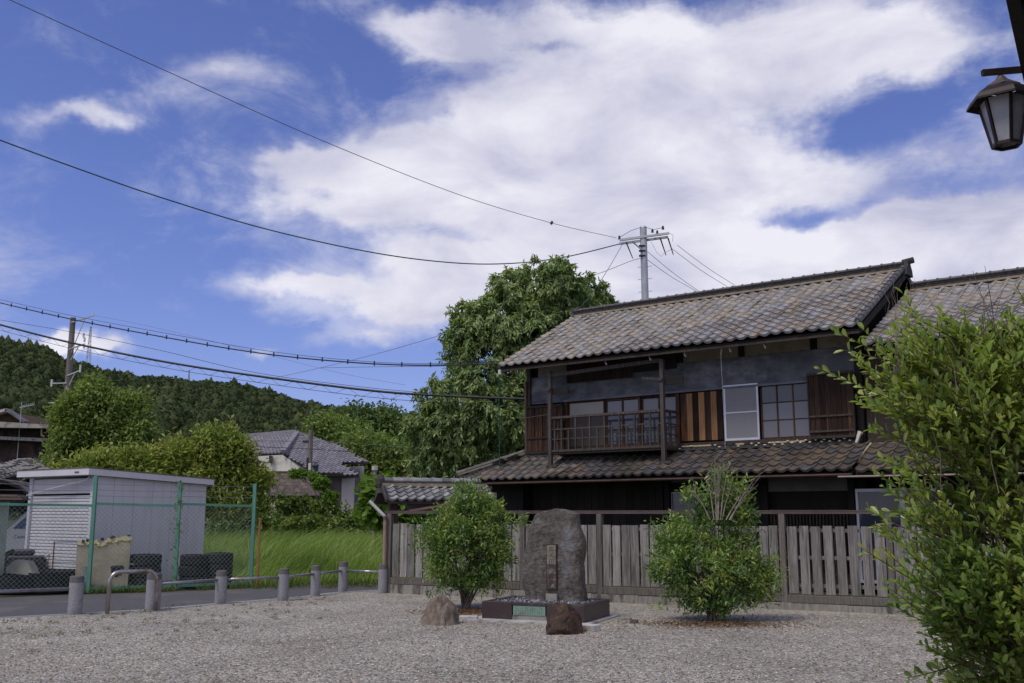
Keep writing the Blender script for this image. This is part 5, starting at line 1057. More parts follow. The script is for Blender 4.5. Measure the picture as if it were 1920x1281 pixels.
# climbing vine on the second green post
vb = P2.copy(); g = np.random.default_rng(9); n = 150; z = g.uniform(.2, 2.3, n); P = np.stack([vb.x + g.normal(size=n) * .07, vb.y - .05 + g.normal(size=n) * .03, z], -1)
V, F = leaf_arrays(P, g.normal(size=(n, 3)) + [0, -.3, -.5], g.normal(size=(n, 3)) + [0, -1, .3], g.uniform(.03, .07, n), g.uniform(.02, .05, n))
vine = np_mesh('climbing_vine', V, F, leaf_mat('vine_leaf', [(.08, .13, .03), (.16, .22, .05), (.35, .33, .08)], .3, .5, 3)); tag(vine, 'thin yellow-green vine climbing the middle green fence post', 'vine')

# ------------------------------------------------------------------ field of tall grass
def grass_field():
    g = np.random.default_rng(12); n = 52000
    u = g.uniform(0, 1, n); Y = 22.3 + 17 * u ** 1.7; X = -13 + g.uniform(0, 1, n) * (17 + Y * .12)
    lo_ = np.where(X < -8.6, 27.5, np.where(X < -5.4, 25.6 + (X + 8.6) * -.9, 23.3 + np.abs(X + 4.2) * .15)); ok = (Y > lo_) & ~((X > -1.8) & (Y < 23.2)) & (X < 1.6 - (Y - 26) * -.05)
    X, Y = X[ok], Y[ok]; n = len(X)
    nz = np.array([mnoise.noise(Vector((x * .35, y * .35, 1))) for x, y in zip(X, Y)]); front = np.clip((Y - lo_[ok]) / 1.6, .25, 1)
    h = (.98 + .55 * nz) * g.uniform(.5, 1.25, n) * front; w = g.uniform(.010, .020, n) * (1 + (Y - 22) * .03)
    wind = np.stack([.38 + .5 * nz, -.05 + .1 * nz], -1); lean = (g.normal(size=(n, 2)) * .28 + wind) * h[:, None]
    a = g.uniform(-.9, .9, n); sx, sy = np.cos(a) * w / 2, np.sin(a) * w / 2; V = []
    for t, ww in ((0, 1), (.45, .9), (.8, .55)):
        cx = X + lean[:, 0] * t ** 2; cy = Y + lean[:, 1] * t ** 2; cz = h * t * (1 - .12 * t)
        V.append(np.stack([cx - sx * ww, cy - sy * ww, cz], -1)); V.append(np.stack([cx + sx * ww, cy + sy * ww, cz], -1))
    V.append(np.stack([X + lean[:, 0] * 1.15, Y + lean[:, 1] * 1.15, h * .86], -1)); V = np.stack(V, 1).reshape(-1, 3)
    b = np.arange(n)[:, None] * 7; F = np.concatenate([b + [0, 1, 3], b + [0, 3, 2], b + [2, 3, 5], b + [2, 5, 4], b + [4, 5, 6]], 1).reshape(-1, 3)
    o = np_mesh('tall_grass', V, F, leaf_mat('grass_blade', [(0.121, 0.200, 0.044), (0.193, 0.284, 0.069), (0.278, 0.377, 0.101), (0.386, 0.456, 0.164)], .4, .5, .5, .25)); tag(o, 'field of tall bright green grass bending in the wind behind the bollards', 'grass', kind='stuff')
grass_field()

# ------------------------------------------------------------------ big leafy shrub close on the right
def near_shrub():
    g = random.Random(77); base = Vector((3.02, 5.75, 0)); root = thing('leafy_shrub', 'large leafy shrub with oval light green leaves filling the right edge close by', 'shrub', base)
    E = [(Vector((3.05, 5.7, 1.72)), Vector((.95, .85, .78))), (Vector((2.68, 5.6, 2.22)), Vector((.6, .55, .42))), (Vector((3.3, 5.75, 2.3)), Vector((.8, .7, .55))), (Vector((2.92, 5.6, 1.15)), Vector((.72, .65, .6))), (Vector((3.1, 5.6, .6)), Vector((.75, .62, .45))), (Vector((3.7, 5.8, 1.3)), Vector((.7, .7, .9))), (Vector((2.62, 5.5, 1.3)), Vector((.42, .45, .55)))]
    br = B(); tw = B(); LP, LD, LN, LL, LW = [], [], [], [], []
    def leafy(p0, p1, n, bend=.12, size=1.0, r=.004):
        p0 = Vector(p0); p1 = Vector(p1); d = p1 - p0; L_ = d.length; dn = d.normalized(); mid = p0.lerp(p1, .5) + Vector((g.uniform(-1, 1), g.uniform(-1, 1), -.4)) * L_ * bend; pts = []
        for i in range(6): t = i / 5; pts.append(p0 * (1 - t) ** 2 + mid * 2 * t * (1 - t) + p1 * t * t)
        tw.tube([p - base for p in pts], [r * (1 - .12 * i) for i in range(6)], 4)
        for i in range(n):
            t = .25 + .75 * (i + g.uniform(-.2, .2)) / n; t = min(t, 1); p = p0 * (1 - t) ** 2 + mid * 2 * t * (1 - t) + p1 * t * t; a = i * 2.4 + g.uniform(-.5, .5)
            s = dn.orthogonal().normalized(); s = Matrix.Rotation(a, 3, dn) @ s; dd = (dn * g.uniform(.55, 1.1) + s * g.uniform(.5, .9) + Vector((0, 0, .25))).normalized()
            LP.append(p - base); LD.append(dd); LN.append((dn * .8 - s * .6 + Vector((g.uniform(-.3, .3), g.uniform(-.3, .3), .5))).normalized()); sz = .064 * g.uniform(.65, 1.15) * size; LL.append(sz); LW.append(sz * g.uniform(.40, .52))
    # main limbs from the base
    for c, r in E:
        for k in range(4):
            t = c + Vector((g.uniform(-.6, .6) * r.x, g.uniform(-.6, .6) * r.y, g.uniform(-.2, .8) * r.z)); branch_tubes(br, (g.uniform(-.1, .1), g.uniform(-.1, .1), 0), [t - base], g.uniform(.012, .022), g.random(), .10, 5)
    n = 0
    while n < 3100:
        c, r = E[g.choices(range(7), weights=(5, 2.4, 4, 3, 2.6, 2, 1.8))[0]]; d = Vector((g.gauss(0, 1), g.gauss(0, 1), g.gauss(0, 1))).normalized()
        if d.y > .55 and g.random() < .7: continue
        nzv = 1 + mnoise.noise(d * 2.5 + c) * .25; k = g.uniform(.35, .97) ** .55 * nzv; e = c + Vector((d.x * r.x, d.y * r.y, d.z * r.z)) * k
        if e.z < .05: continue
        if mnoise.noise(e * 2.6) < (-.08 if e.z > 1.2 else -.3) and g.random() < .85: continue
        out = (Vector((d.x, d.y, d.z * .6)) + Vector((-.10, 0, .75))).normalized(); l_ = g.uniform(.16, .34); leafy(e - out * l_ * .75, e + out * l_ * .22 + Vector((g.uniform(-.05, .05), g.uniform(-.05, .05), 0)), g.randint(8, 12)); n += 1
    # long shoots that stand out of the mass, from the photograph
    Yq = 5.35
    for (x0, y0), (x1, y1), n_ in (((1800, 800), (1532, 690), 34), ((1790, 700), (1690, 545), 20), ((1770, 720), (1640, 640), 20), ((1740, 700), (1560, 618), 18), ((1780, 940), (1675, 800), 14), ((1760, 1120), (1612, 1026), 18), ((1850, 720), (1842, 590), 14), ((1900, 700), (1895, 585), 14), ((1820, 1240), (1700, 1272), 14),
                                   ((1800, 660), (1760, 575), 10), ((1940, 700), (1925, 655), 8), ((1760, 900), (1668, 868), 10), ((1770, 1010), (1680, 958), 12), ((1730, 690), (1575, 655), 16), ((1900, 1260), (1760, 1278), 12), ((1740, 800), (1620, 725), 20), ((1800, 640), (1725, 600), 14)):
        yy = Yq + g.uniform(-.15, .25); leafy(at(x0, y0, yy + .2), at(x1, y1, yy), n_, .05, 1.0, .005)
    for k in range(46):
        x1, y1 = g.choice(((g.uniform(1590, 1720), g.uniform(575, 760)), (g.uniform(1660, 1760), g.uniform(590, 700)), (g.uniform(1640, 1720), g.uniform(760, 1120)), (g.uniform(1740, 1920), g.uniform(580, 640)))); yy = Yq + g.uniform(-.2, .4)
        leafy(at(x1 + g.uniform(70, 130), y1 + g.uniform(60, 120), yy + .15), at(x1, y1, yy), g.randint(12, 18), .06, g.uniform(.85, 1.1), .004)
    br.build('limb', mat('grey_limb', (.09, .075, .065), (.17, .15, .13), 14, .9, .5), root); tw.build('twigs', mat('brown_twig', (.10, .055, .04), (.18, .12, .09), 12, .8), root, kind='stuff')
    for k in range(26):      # fine bare twigs
        pass
    bt_ = B()
    for k in range(60):
        c, r = E[g.choice((0, 1, 2, 5))]; p = c + Vector((g.uniform(-.8, .8) * r.x, g.uniform(-.9, -.2) * r.y, g.uniform(-.3, .9) * r.z)) - base; q = p + Vector((g.uniform(-.2, .2), g.uniform(-.15, .05), g.uniform(.15, .4))); bt_.tube([p, p.lerp(q, .5) + Vector((g.uniform(-.03, .03), 0, 0)), q], [.0035, .0028, .0014], 3)
    for k in range(16):
        p = at(1690 + g.uniform(-15, 15), 700, 5.5); q = at(1700 + g.uniform(-60, 40), 520 + g.uniform(0, 60), 5.6); branch_tubes(bt_, p - base, [q - base], .003, g.random(), .12, 3)
    bt_.build('bare_twig', m_twig, root, kind='stuff')
    LP = np.array([tuple(v) for v in LP]); LD = np.array([tuple(v) for v in LD]); LN = np.array([tuple(v) for v in LN]); LL = np.array(LL); LW = np.array(LW)
    m = leaf_mat('shrub_oval_leaf', [(0.088, 0.160, 0.035), (0.138, 0.226, 0.046), (0.198, 0.292, 0.061), (0.264, 0.352, 0.077), (0.396, 0.396, 0.099)], .30, .33, 1.6, .55)
    wp_ = LP + np.array([base.x, base.y, base.z - EYE]); dist = np.linalg.norm(wp_, axis=1) - LL * 4; dist[wp_[:, 0] / wp_[:, 1] > .525] += 3; order = np.argsort(dist); near = order[:300]; rest = order[300:]
    my = leaf_mat('yellow_green_oval_leaf', [(.17, .25, .05), (.24, .34, .065), (.33, .41, .09), (.42, .44, .12)], .34, .35, 1.6, .5); gy = np.random.default_rng(4)
    zz = LP[:, 2]; yellow_green = gy.uniform(0, 1, len(zz)) < np.clip((zz - 1.35) / 1.3, .03, .8)  # yellow-green leaves are picked more often higher up
    for flag, mm, nm in ((False, m, 'leaves'), (True, my, 'yellow_green_leaves')):
        r2 = rest[yellow_green[rest] == flag]; V, F = leaf_arrays(LP[r2], LD[r2], LN[r2], LL[r2], LW[r2], 'obovate', .14); np_mesh(nm, V, F, mm, root, kind='stuff')
    V, F = leaf_arrays([(0, 0, 0)], [(0, 1, 0)], [(0, 0, 1)], [.06], [.027], 'obovate', .14); mes = []
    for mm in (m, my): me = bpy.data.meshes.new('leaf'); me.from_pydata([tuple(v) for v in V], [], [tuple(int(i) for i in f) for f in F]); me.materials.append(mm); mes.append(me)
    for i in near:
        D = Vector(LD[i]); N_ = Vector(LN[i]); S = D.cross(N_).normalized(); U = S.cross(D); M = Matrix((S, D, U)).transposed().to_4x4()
        o = bpy.data.objects.new('leaf', mes[int(yellow_green[i])]); COL.objects.link(o); o.parent = root; o.matrix_local = Matrix.Translation(LP[i]) @ M @ Matrix.Diagonal((LW[i] / .027, LL[i] / .06, 1, 1))
near_shrub()

# ------------------------------------------------------------------ building whose eave hangs into the top right, and its lantern
LY = 5.6
e0 = at(1886, 0, 4.6); zE = e0.z; r_ = ray(1921, 160); k_ = (zE - EYE) / r_.z; e1 = Vector((r_.x * k_, r_.y * k_, zE)); ed_ = (e1 - e0).normalized(); ea = math.atan2(ed_.y, ed_.x)
nb = thing('near_building', 'dark timber eave of the building beside the camera in the top right corner', 'building', (e0.x, e0.y, 0), ea)
ln = (e1 - e0).length + .45
B().box(-3.2, ln, -.06, 0, zE, zE + .26).build('fascia_board', m_dark, nb)
B().add([(-3.2, -.06, zE + .26), (ln, -.06, zE + .26), (ln, -2.4, zE + 1.3), (-3.2, -2.4, zE + 1.3), (-3.2, -.06, zE + .34), (ln, -.06, zE + .34), (ln, -2.4, zE + 1.38), (-3.2, -2.4, zE + 1.38)], [(0, 1, 2, 3), (7, 6, 5, 4), (0, 4, 5, 1), (1, 5, 6, 2), (2, 6, 7, 3), (3, 7, 4, 0)]).build('roof', m_dark, nb)
for i in range(8): B().box(-3 + i * .55, -2.93 + i * .55, -1.25, -.06, zE + .10, zE + .2).build('rafter', m_dkwood, nb)
B().box(-3.0, ln - .2, -1.35, -1.25, 0, zE + .6).build('wall', m_dkwood, nb)
# lantern
lc = at(1884, 232, LY); lan = thing('hanging_lantern', 'six-sided bronze lantern with frosted panes hanging from a bracket in the top right corner', 'lantern', (lc.x, lc.y, 0), R(12))
m_bz = mat('lantern_bronze', (.022, .016, .015), (.045, .034, .032), 8, .5, .1, metal=.3, c3=(.09, .06, .05), s3=9, w3=(.6, .75))
def hexpt(r_, a, z): return Vector((r_ * math.cos(a), r_ * math.sin(a), z))
zt = at(1884, 190, LY).z; zb2 = at(1884, 272, LY).z; Rt_, Rb_ = .135, .078; H6 = [R(60 * i + 10) for i in range(6)]
for i in range(6):
    a, b_ = H6[i], H6[(i + 1) % 6]
    B().beam(hexpt(Rt_, a, zt), hexpt(Rb_, a, zb2), .016, .016).build('frame_bar', m_bz, lan)
    B().beam(hexpt(Rb_, a, zb2), hexpt(Rb_, b_, zb2), .016, .018).build('bottom_ring', m_bz, lan)
    q0, q1, q2, q3 = hexpt(Rt_ * .96, a, zt), hexpt(Rt_ * .96, b_, zt), hexpt(Rb_ * .96, b_, zb2), hexpt(Rb_ * .96, a, zb2); nn = (q1 - q0).cross(q3 - q0).normalized() * .004
    B().prism([q0, q1, q2, q3], nn).build('pane', mat('frosted_lantern_glass', (.30, .31, .36), (.42, .43, .48), 7, .4, .05), lan)
rb = B(); rings = [(.205, -.035), (.185, -.002), (.14, .03), (.11, .05)]
vs = [hexpt(r_, a, zt + z + .03) for r_, z in rings for a in H6]; fs = [(i * 6 + k, i * 6 + (k + 1) % 6, (i + 1) * 6 + (k + 1) % 6, (i + 1) * 6 + k) for i in range(3) for k in range(6)]
rb.add(vs + [v - Vector((0, 0, .012)) for v in vs], fs + [tuple(24 + i for i in f[::-1]) for f in fs] + [(k, 24 + k, 24 + (k + 1) % 6, (k + 1) % 6) for k in range(6)]); rb.build('roof', m_bz, lan)
B().lathe([(.11, .05), (.085, .07), (.075, .075), (.04, .10), (.022, .125), (.001, .126)], (0, 0, zt + .03), 6, False).build('roof_cap', mat('lantern_cap', (.09, .07, .066), (.13, .10, .095), 8, .5), lan)
B().tube([(0, 0, zt + .13), (0, 0, at(1884, 142, LY).z)], .016, 6).build('hanger', m_bz, lan)
wz = at(1884, 137, LY).z; d1 = at(1842, 143, LY) - lc; d2 = at(1960, 118, LY - .1) - lc
Mi = Matrix.Rotation(-R(12), 3, 'Z'); p1 = Mi @ Vector((d1.x, 0, 0)); p2 = Mi @ Vector((d2.x, .0, 0)); B().beam((p1.x, p1.y, wz), (p2.x, p2.y, wz + .03), .03, .034).build('bracket_arm', m_bz, lan)

# ------------------------------------------------------------------ utility poles
m_galv = mat('galvanised_steel', (.38, .40, .42), (.48, .50, .53), 3, .45, metal=.4); m_ins = mat('dark_insulator', (.02, .02, .025), (.04, .04, .05), 3, .5); m_insw = mat('white_insulator', (.6, .6, .62))
PY = 38.0; pt_ = at(1206, 428, PY); up_ = thing('steel_utility_pole', 'galvanised steel utility pole with a doubled crossarm standing behind the old house', 'utility pole', (pt_.x, PY, 0), 0)
B().tube([(0.06, 0, 0), (0, 0, pt_.z)], [.16, .135], 14).build('pole', m_galv, up_, smooth=False)
B().tube([(0, 0, pt_.z), (0, 0, pt_.z + .07)], [.14, .11], 14).build('cap', m_galv, up_)
xa = Vector((.93, -.36, 0)).normalized(); zc = at(1206, 449, PY).z
for s, dz in ((-1, 0.05), (1, -.03)): B().beam(xa * -.98 + Vector((0, s * .13, zc + dz - .02)), xa * 1.0 + Vector((0, s * .13, zc + dz + .06)), .075, .085).build('crossarm', m_galv, up_)
B().tube([xa * -.45 + Vector((0, 0, zc - .05)), (0, -.02, zc - .5)], .03, 5).build('brace', m_galv, up_)
for t, dz in ((-.98, .16), (.36, .30), (.55, .22), (.78, .38)): B().tube([xa * t + Vector((0, -.05, zc + dz - .07)), xa * t + Vector((0, -.05, zc + dz + .07))], [.055, .035], 8).build('insulator', m_ins, up_)
for t in (-.70, -.1, .68, .98): B().tube([xa * t + Vector((0, .0, zc - .05)), xa * t + Vector((.42, 1.4, zc - .34))], [.03, .018], 6).build('strain_insulator', m_ins, up_)
B().tube([(-.92, .3, zc + .16), (-.5, 0, zc + .35), (0, -.1, zc + .50), (.38, -.1, zc + .36), (.8, -.2, zc + .44)], .010, 5).build('jumper_wire', m_ins, up_)
B().tube([(.3, 0, zc - .1), (.55, .2, zc - .5), (.75, .3, zc - .62), (.9, .5, zc - .4), (1.2, .6, zc - .25)], .008, 4).build('jumper_wire', m_galv, up_); B().tube([(1.0, -.2, zc + .2), (1.15, -.1, zc + .15), (1.15, 0, zc - .1)], .008, 4).build('jumper_wire', m_ins, up_)
for i, z in enumerate((pt_.z - 1.6, pt_.z - 2.1, pt_.z - 2.6, pt_.z - 3.1)):
    B().tube([(-.26, -.05, z), (.30, -.05, z + .05)], .012, 5).build('climbing_step', m_galv, up_)
for z in (pt_.z - 1.15, pt_.z - .95, pt_.z - .75): B().box(-.2, .05, -.16, -.05, z - .03, z + .03).build('clamp', m_ins, up_)

CY = 49.0; ctp = at(137, 596, CY); cp_ = thing('concrete_utility_pole', 'old concrete utility pole rising behind the loose green tree at the left', 'utility pole', (ctp.x, CY, 0), 0)
B().tube([(.02, 0, 0), (0, 0, ctp.z)], [.22, .13], 12).build('pole', mat('pole_concrete', (.13, .115, .10), (.22, .20, .18), 3, .95, .3, (1, 1, .4)), cp_)
def arm(z, x1, dz, br=True, x0=0, w=.06):
    B().beam((x0, -.15, z), (x1, -.15, z + dz), w, w).build('crossarm', m_galv, cp_)
    if br: B().beam((x0 + .05, -.1, z - 1.6 if abs(x1) > .9 else z - .6), (x1 * .62, -.15, z + dz * .6), .035, .035).build('brace', m_galv, cp_)
P_ = lambda py: at(137, py, CY).z
arm(P_(606), 1.08, .36); arm(P_(656), .75, .27); arm(P_(705), .62, .25); arm(P_(719), -.72, -.02, False)
for x, z, h in ((1.07, P_(592), .12), (.72, P_(638), .22), (.66, P_(630), .22), (.72, P_(652), .12), (-.74, P_(719), .35), (.62, P_(692), .38)): B().tube([(x, -.15, z - h / 2), (x, -.15, z + h / 2)], .05, 7).build('insulator', m_insw, cp_)
B().tube([(-.75, -.3, P_(757)), (-.05, -.1, P_(757))], .03, 5).build('crossarm', m_galv, cp_)

# small concrete pole and the street lantern by the white house
q = at(583, 806, 52); sp = thing('small_utility_pole', 'short grey pole standing before the roof of the white house', 'utility pole', (q.x, 52, 0)); B().tube([(0, 0, 0), (0, 0, q.z)], [.16, .12], 8).build('pole', mat('pole_concrete', (0, 0, 0)), sp); B().box(-.38, -.1, -.1, .1, q.z - .68, q.z - .56).build('bracket', m_ins, sp)
q = at(577, 858, 44); sl = thing('street_lantern', 'black street lantern hanging from a curved arm before the white house', 'street lantern', (q.x, 44, 0)); B().tube([(0, 0, 0), (0, 0, q.z)], .05, 8).build('post', m_ins, sl)
B().tube([(0, 0, q.z - .2), (.2, 0, q.z - .23), (.45, 0, q.z - .2), (.5, 0, q.z - .14)], .025, 6).build('arm', m_ins, sl)
B().lathe([(.10, -.62), (.14, -.38), (.2, -.36), (.05, -.24), (.015, -.2)], (.36, 0, q.z), 6).build('lamp', mat('lamp_teal', (.04, .055, .065), (.07, .09, .10)), sl); B().box(.02, .16, -.03, .03, q.z - .55, q.z - .24).build('sign_plate', m_plaster_w, sl)
q = at(703, 876, 48); pp = thing('stub_post', 'short grey post with a round cap in the bushes left of the small roofed wall', 'post', (q.x, 48, 0)); B().tube([(0, 0, 0), (0, 0, q.z - .15)], .09, 8).build('post', m_conc, pp); B().tube([(0, 0, q.z - .15), (0, 0, q.z + .05)], .15, 8).build('cap', m_granl, pp)

# ------------------------------------------------------------------ white house with grey tiled roofs
def solid(pts, th, m, name, parent):
    b = B(); n = len(pts); P_ = [Vector(p) for p in pts]; b.add(P_ + [p - Vector((0, 0, th)) for p in P_], [tuple(range(n)), tuple(range(n, 2 * n))[::-1]] + [(i, n + i, n + (i + 1) % n, (i + 1) % n) for i in range(n)]); return b.build(name, m, parent)
wh = thing('white_house', 'white plastered house with grey tiled roofs behind the ivy hedge', 'house', (0, 0, 0))
def tgrid(name, c1, c2, sc, rx=0):
    if name in MC: return MC[name]
    m = mat(name, c1, c2, 2, .6); nt = m.node_tree; N = nt.nodes; L = nt.links; b = N['Principled BSDF']
    br = N.new('ShaderNodeTexBrick'); br.inputs['Scale'].default_value = sc; br.inputs['Mortar Size'].default_value = .09; br.inputs['Mortar Smooth'].default_value = 1; br.inputs['Brick Width'].default_value = .34; br.inputs['Row Height'].default_value = .30; br.inputs['Color1'].default_value = (*c2, 1); br.inputs['Color2'].default_value = (*c1, 1); br.inputs['Mortar'].default_value = (c1[0] * .3, c1[1] * .3, c1[2] * .3, 1)
    tc = N.new('ShaderNodeTexCoord'); L.new(tc.outputs['UV'], br.inputs['Vector']); L.new(br.outputs['Color'], b.inputs['Base Color']); return m
def tiled_slope(pts, m, parent, th=.12):
    """roof slope with courses of real stepped tiles in one part"""
    P_ = [Vector(p) for p in pts]; o = solid(pts, th, m_dark, 'roof', parent); n_ = (P_[1] - P_[0]).cross(P_[2] - P_[0]).normalized(); n_ = n_ if n_.z > 0 else -n_
    hx = Vector((0, 0, 1)).cross(n_).normalized(); up = n_.cross(hx); up = up if up.z > 0 else -up; uu = [p.dot(hx) for p in P_]; vv = [p.dot(up) for p in P_]; org = P_[0] - hx * uu[0] - up * vv[0]
    def inside(u, v):
        c = False; n = len(uu); j = n - 1
        for i in range(n):
            if (vv[i] > v) != (vv[j] > v) and u < (uu[j] - uu[i]) * (v - vv[i]) / (vv[j] - vv[i]) + uu[i]: c = not c
            j = i
        return c
    b = B(); w, c = .27, .27; v = min(vv)
    while v < max(vv):
        u = min(uu)
        while u < max(uu):
            if inside(u + w / 2, v + c / 2):
                pr = [(0, .05), (.25, .0), (.6, 0), (.85, .06), (1, .055)]; q = []
                for t, hh_ in pr: q.append(org + hx * (u + w * t) + up * v + n_ * (hh_ + .045))
                for t, hh_ in pr: q.append(org + hx * (u + w * t) + up * (v + c * 1.1) + n_ * (hh_ + .0))
                for t, hh_ in pr: q.append(org + hx * (u + w * t) + up * (v + .005) + n_ * (hh_ - .03))
                b.add(q, [(i, i + 1, 6 + i, 5 + i) for i in range(4)] + [(10 + i, 11 + i, i + 1, i) for i in range(4)])
            u += w
        v += c
    me = bpy.data.meshes.new('roof_tiles'); me.from_pydata(b.v, [], b.f); link(me, 'roof_tiles', m, o, kind='stuff'); return o
m_tileW = tile_mat('mauve_grey_tile', [(.23, .22, .25), (.27, .26, .29), (.31, .295, .325), (.25, .24, .27)], .6)
m_whw = mat('white_wall', (.62, .60, .55), (.72, .70, .65), 1, .9, c3=(.50, .48, .44), s3=.8); m_mauve = mat('mauve_wall', (.42, .39, .41), (.48, .45, .47), 1, .9)
def onplane(pts3, px, py):
    n_ = (pts3[1] - pts3[0]).cross(pts3[2] - pts3[0]); r = ray(px, py); e = Vector((0, 0, EYE)); return e + r * ((pts3[0] - e).dot(n_) / r.dot(n_))
RP = (at(556, 813, 62), at(588, 886, 56.3), at(672, 891, 56.0))
tiled_slope([RP[0]] + [onplane(RP, *p) for p in ((640, 838), (687, 868), (636, 866))] + [RP[2], RP[1], onplane(RP, 530, 849)], m_tileW, wh)
Eq = onplane(RP, 530, 849); LP_ = (at(556, 813, 62), Eq, at(440, 856, Eq.y + 1.2))
tiled_slope([RP[0] + Vector((0, 0, .03)), Eq + Vector((0, 0, .03)), LP_[2], onplane(LP_, 440, 821)], m_tileW, wh)
B().beam(at(440, 820, 63.5), at(557, 810, 62), .3, .28).build('ridge', m_tileW, wh); B().beam(at(557, 812, 61.9), at(531, 847, 58.3), .26, .2).build('hip_ridge', m_tileW, wh); B().beam(at(557, 811, 62.1), at(660, 848, 61.8), .28, .2).build('hip_ridge', m_tileW, wh); B().beam(at(660, 848, 61.8), at(687, 867, 60.5), .28, .16).build('hip_ridge', m_tileW, wh)
def wall3(pa, pb_, z0, m, name='wall', dep=.25):
    """upright wall under two roof points, down to z0"""
    a, b_ = Vector(pa), Vector(pb_); B().prism([a, b_, (b_.x, b_.y, z0), (a.x, a.y, z0)], (0, dep, 0)).build(name, m, wh)
wall3(at(440, 858, 59.6), at(529, 853, 58.8), 0, m_whw); wall3(at(529, 853, 58.8), at(586, 889, 57), 0, m_whw)
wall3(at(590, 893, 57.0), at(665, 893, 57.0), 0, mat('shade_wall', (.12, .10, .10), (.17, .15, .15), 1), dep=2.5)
wall3(at(641, 897, 56.8), at(664, 897, 56.8), 0, m_mauve); wall3(at(642, 876, 59.2), at(679, 874, 59.6), 0, m_mauve, dep=.3); wall3(at(675, 874, 59.2), at(682, 874, 59.2), 0, m_mauve)
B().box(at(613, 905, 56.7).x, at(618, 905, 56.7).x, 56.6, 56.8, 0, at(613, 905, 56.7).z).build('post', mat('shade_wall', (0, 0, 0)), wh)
w0 = at(506, 855, 58.9); w1 = at(511, 862, 58.9); B().box(w0.x, w1.x, 58.7, 58.95, w1.z - .2, w0.z).build('window', m_gl, wh)
# brown tiled shed before it
bs = thing('brown_roofed_shed', 'low shed with brown flat tiles overgrown by ivy before the white house', 'shed', (0, 0, 0)); S0, S1, S2, S3 = at(485, 889, 43), at(577, 889, 43), at(607, 932, 41), at(506, 932, 41)
sr = solid([S0, S1, S2, S3], .12, m_dark, 'roof', bs); m_br = tile_mat('brown_flat_tile', [(.08, .06, .05), (.11, .085, .07), (.095, .075, .065), (.14, .11, .09)], .8); me = B().box(0, 1, 0, 1, 0, 1).mesh('tile'); me.materials.append(m_br)
n_ = (S1 - S0).cross(S3 - S0).normalized(); n_ = n_ if n_.z > 0 else -n_
for j in range(7):
    for i in range(11):
        k0, k1, l0, l1 = i / 11, (i + .97) / 11, j / 7, (j + 1.05) / 7; P_ = lambda k, l: S0.lerp(S1, k).lerp(S3.lerp(S2, k), l)
        a = P_(k0, l0); X_ = P_(k1, l0) - a; Y_ = P_(k0, l1) - a; o = bpy.data.objects.new('tile', me); COL.objects.link(o); o.parent = sr
        o.matrix_local = Matrix(((X_.x, Y_.x, n_.x * .05, a.x), (X_.y, Y_.y, n_.y * .05, a.y), (X_.z, Y_.z, n_.z * .05, a.z + .01 + random.uniform(0, .02)), (0, 0, 0, 1)))
B().beam(S0 + Vector((0, 0, .06)), S1 + Vector((0, 0, .06)), .2, .12).build('ridge', m_br, sr); B().prism([S3 + Vector((.2, .2, -.1)), S2 + Vector((-.2, .2, -.1)), Vector((S2.x - .2, S2.y + .2, 0)), Vector((S3.x + .2, S3.y + .2, 0))], (0, 1.6, 0)).build('wall', m_dkwood, bs)

# ------------------------------------------------------------------ old house at the left edge
oh = thing('weathered_house', 'weathered brown wooden house with pale tin eaves cut off by the left edge', 'house', (0, 0, 0)); Y = 50
tg = [at(-60, 800, Y), at(16, 770, Y), at(50, 790, Y)]
B().prism([at(-60, 795, Y), at(17, 772, Y), at(52, 793, Y)], (0, 5, 0)).build('gable', mat('brown_wall', (.05, .03, .02), (.09, .055, .035), 2, .9, .2), oh)
B().beam(at(-60, 790, Y - .3), at(17, 769, Y - .3), .6, .12).build('roof_edge', m_mauve, oh); B().beam(at(15, 769, Y - .3), at(50, 792, Y - .3), .6, .10).build('roof_edge', mat('grey_tin', (.10, .10, .11), (.16, .16, .18)), oh)
B().prism([at(-60, 787, Y - 1.6), at(98, 797, Y - 1.6), at(98, 803, Y - 1.6), at(-60, 801, Y - 1.6)], (0, 2.4, .1)).build('tin_eave', mat('pale_tin', (.30, .29, .25), (.40, .39, .35), 2, .7, .1, c3=(.18, .16, .14), s3=3), oh)
B().prism([at(-60, 816, Y - 1.2), at(92, 822, Y - 1.2), at(80, 828, Y - 1.2), at(-60, 822, Y - 1.2)], (0, 1.8, .1)).build('lower_eave', mat('peeling_tin', (.22, .21, .2), (.36, .35, .34), 6, .8, .3, c3=(.05, .045, .04), s3=5), oh)
B().prism([at(-60, 800, Y - .2), at(75, 804, Y - .2), at(100, 822, Y - .2), at(62, 830, Y - .2), at(62, 900, Y - .2), at(-60, 900, Y - .2)], (0, 4, 0)).build('wall', mat('brown_wall2', (.035, .025, .022), (.075, .055, .05), 2, .9, .2, c3=(.11, .07, .06), s3=1), oh)
B().beam(at(78, 803, Y - 1.4), at(78, 818, Y - 1.4), .06, .06).build('post', m_tan, oh)
ph = thing('pink_walled_house', 'house with pale pink walls glimpsed between the weathered house and the loose tree', 'house', (0, 0, 0)); B().prism([at(65, 806, 58), at(135, 800, 58), at(135, 850, 58), at(65, 850, 58)], (0, 4, 0)).build('wall', mat('pink_wall', (.50, .40, .46), (.56, .46, .52)), ph); B().beam(at(60, 823, 57.8), at(138, 823, 57.8), .3, .22).build('eave', mat('brown_wall', (0, 0, 0)), ph)
B().prism([at(80, 795, 57.5), at(140, 795, 57.5), at(140, 804, 57.5), at(92, 804, 57.5)], (0, 4, 0)).build('roof', m_tileW, ph)
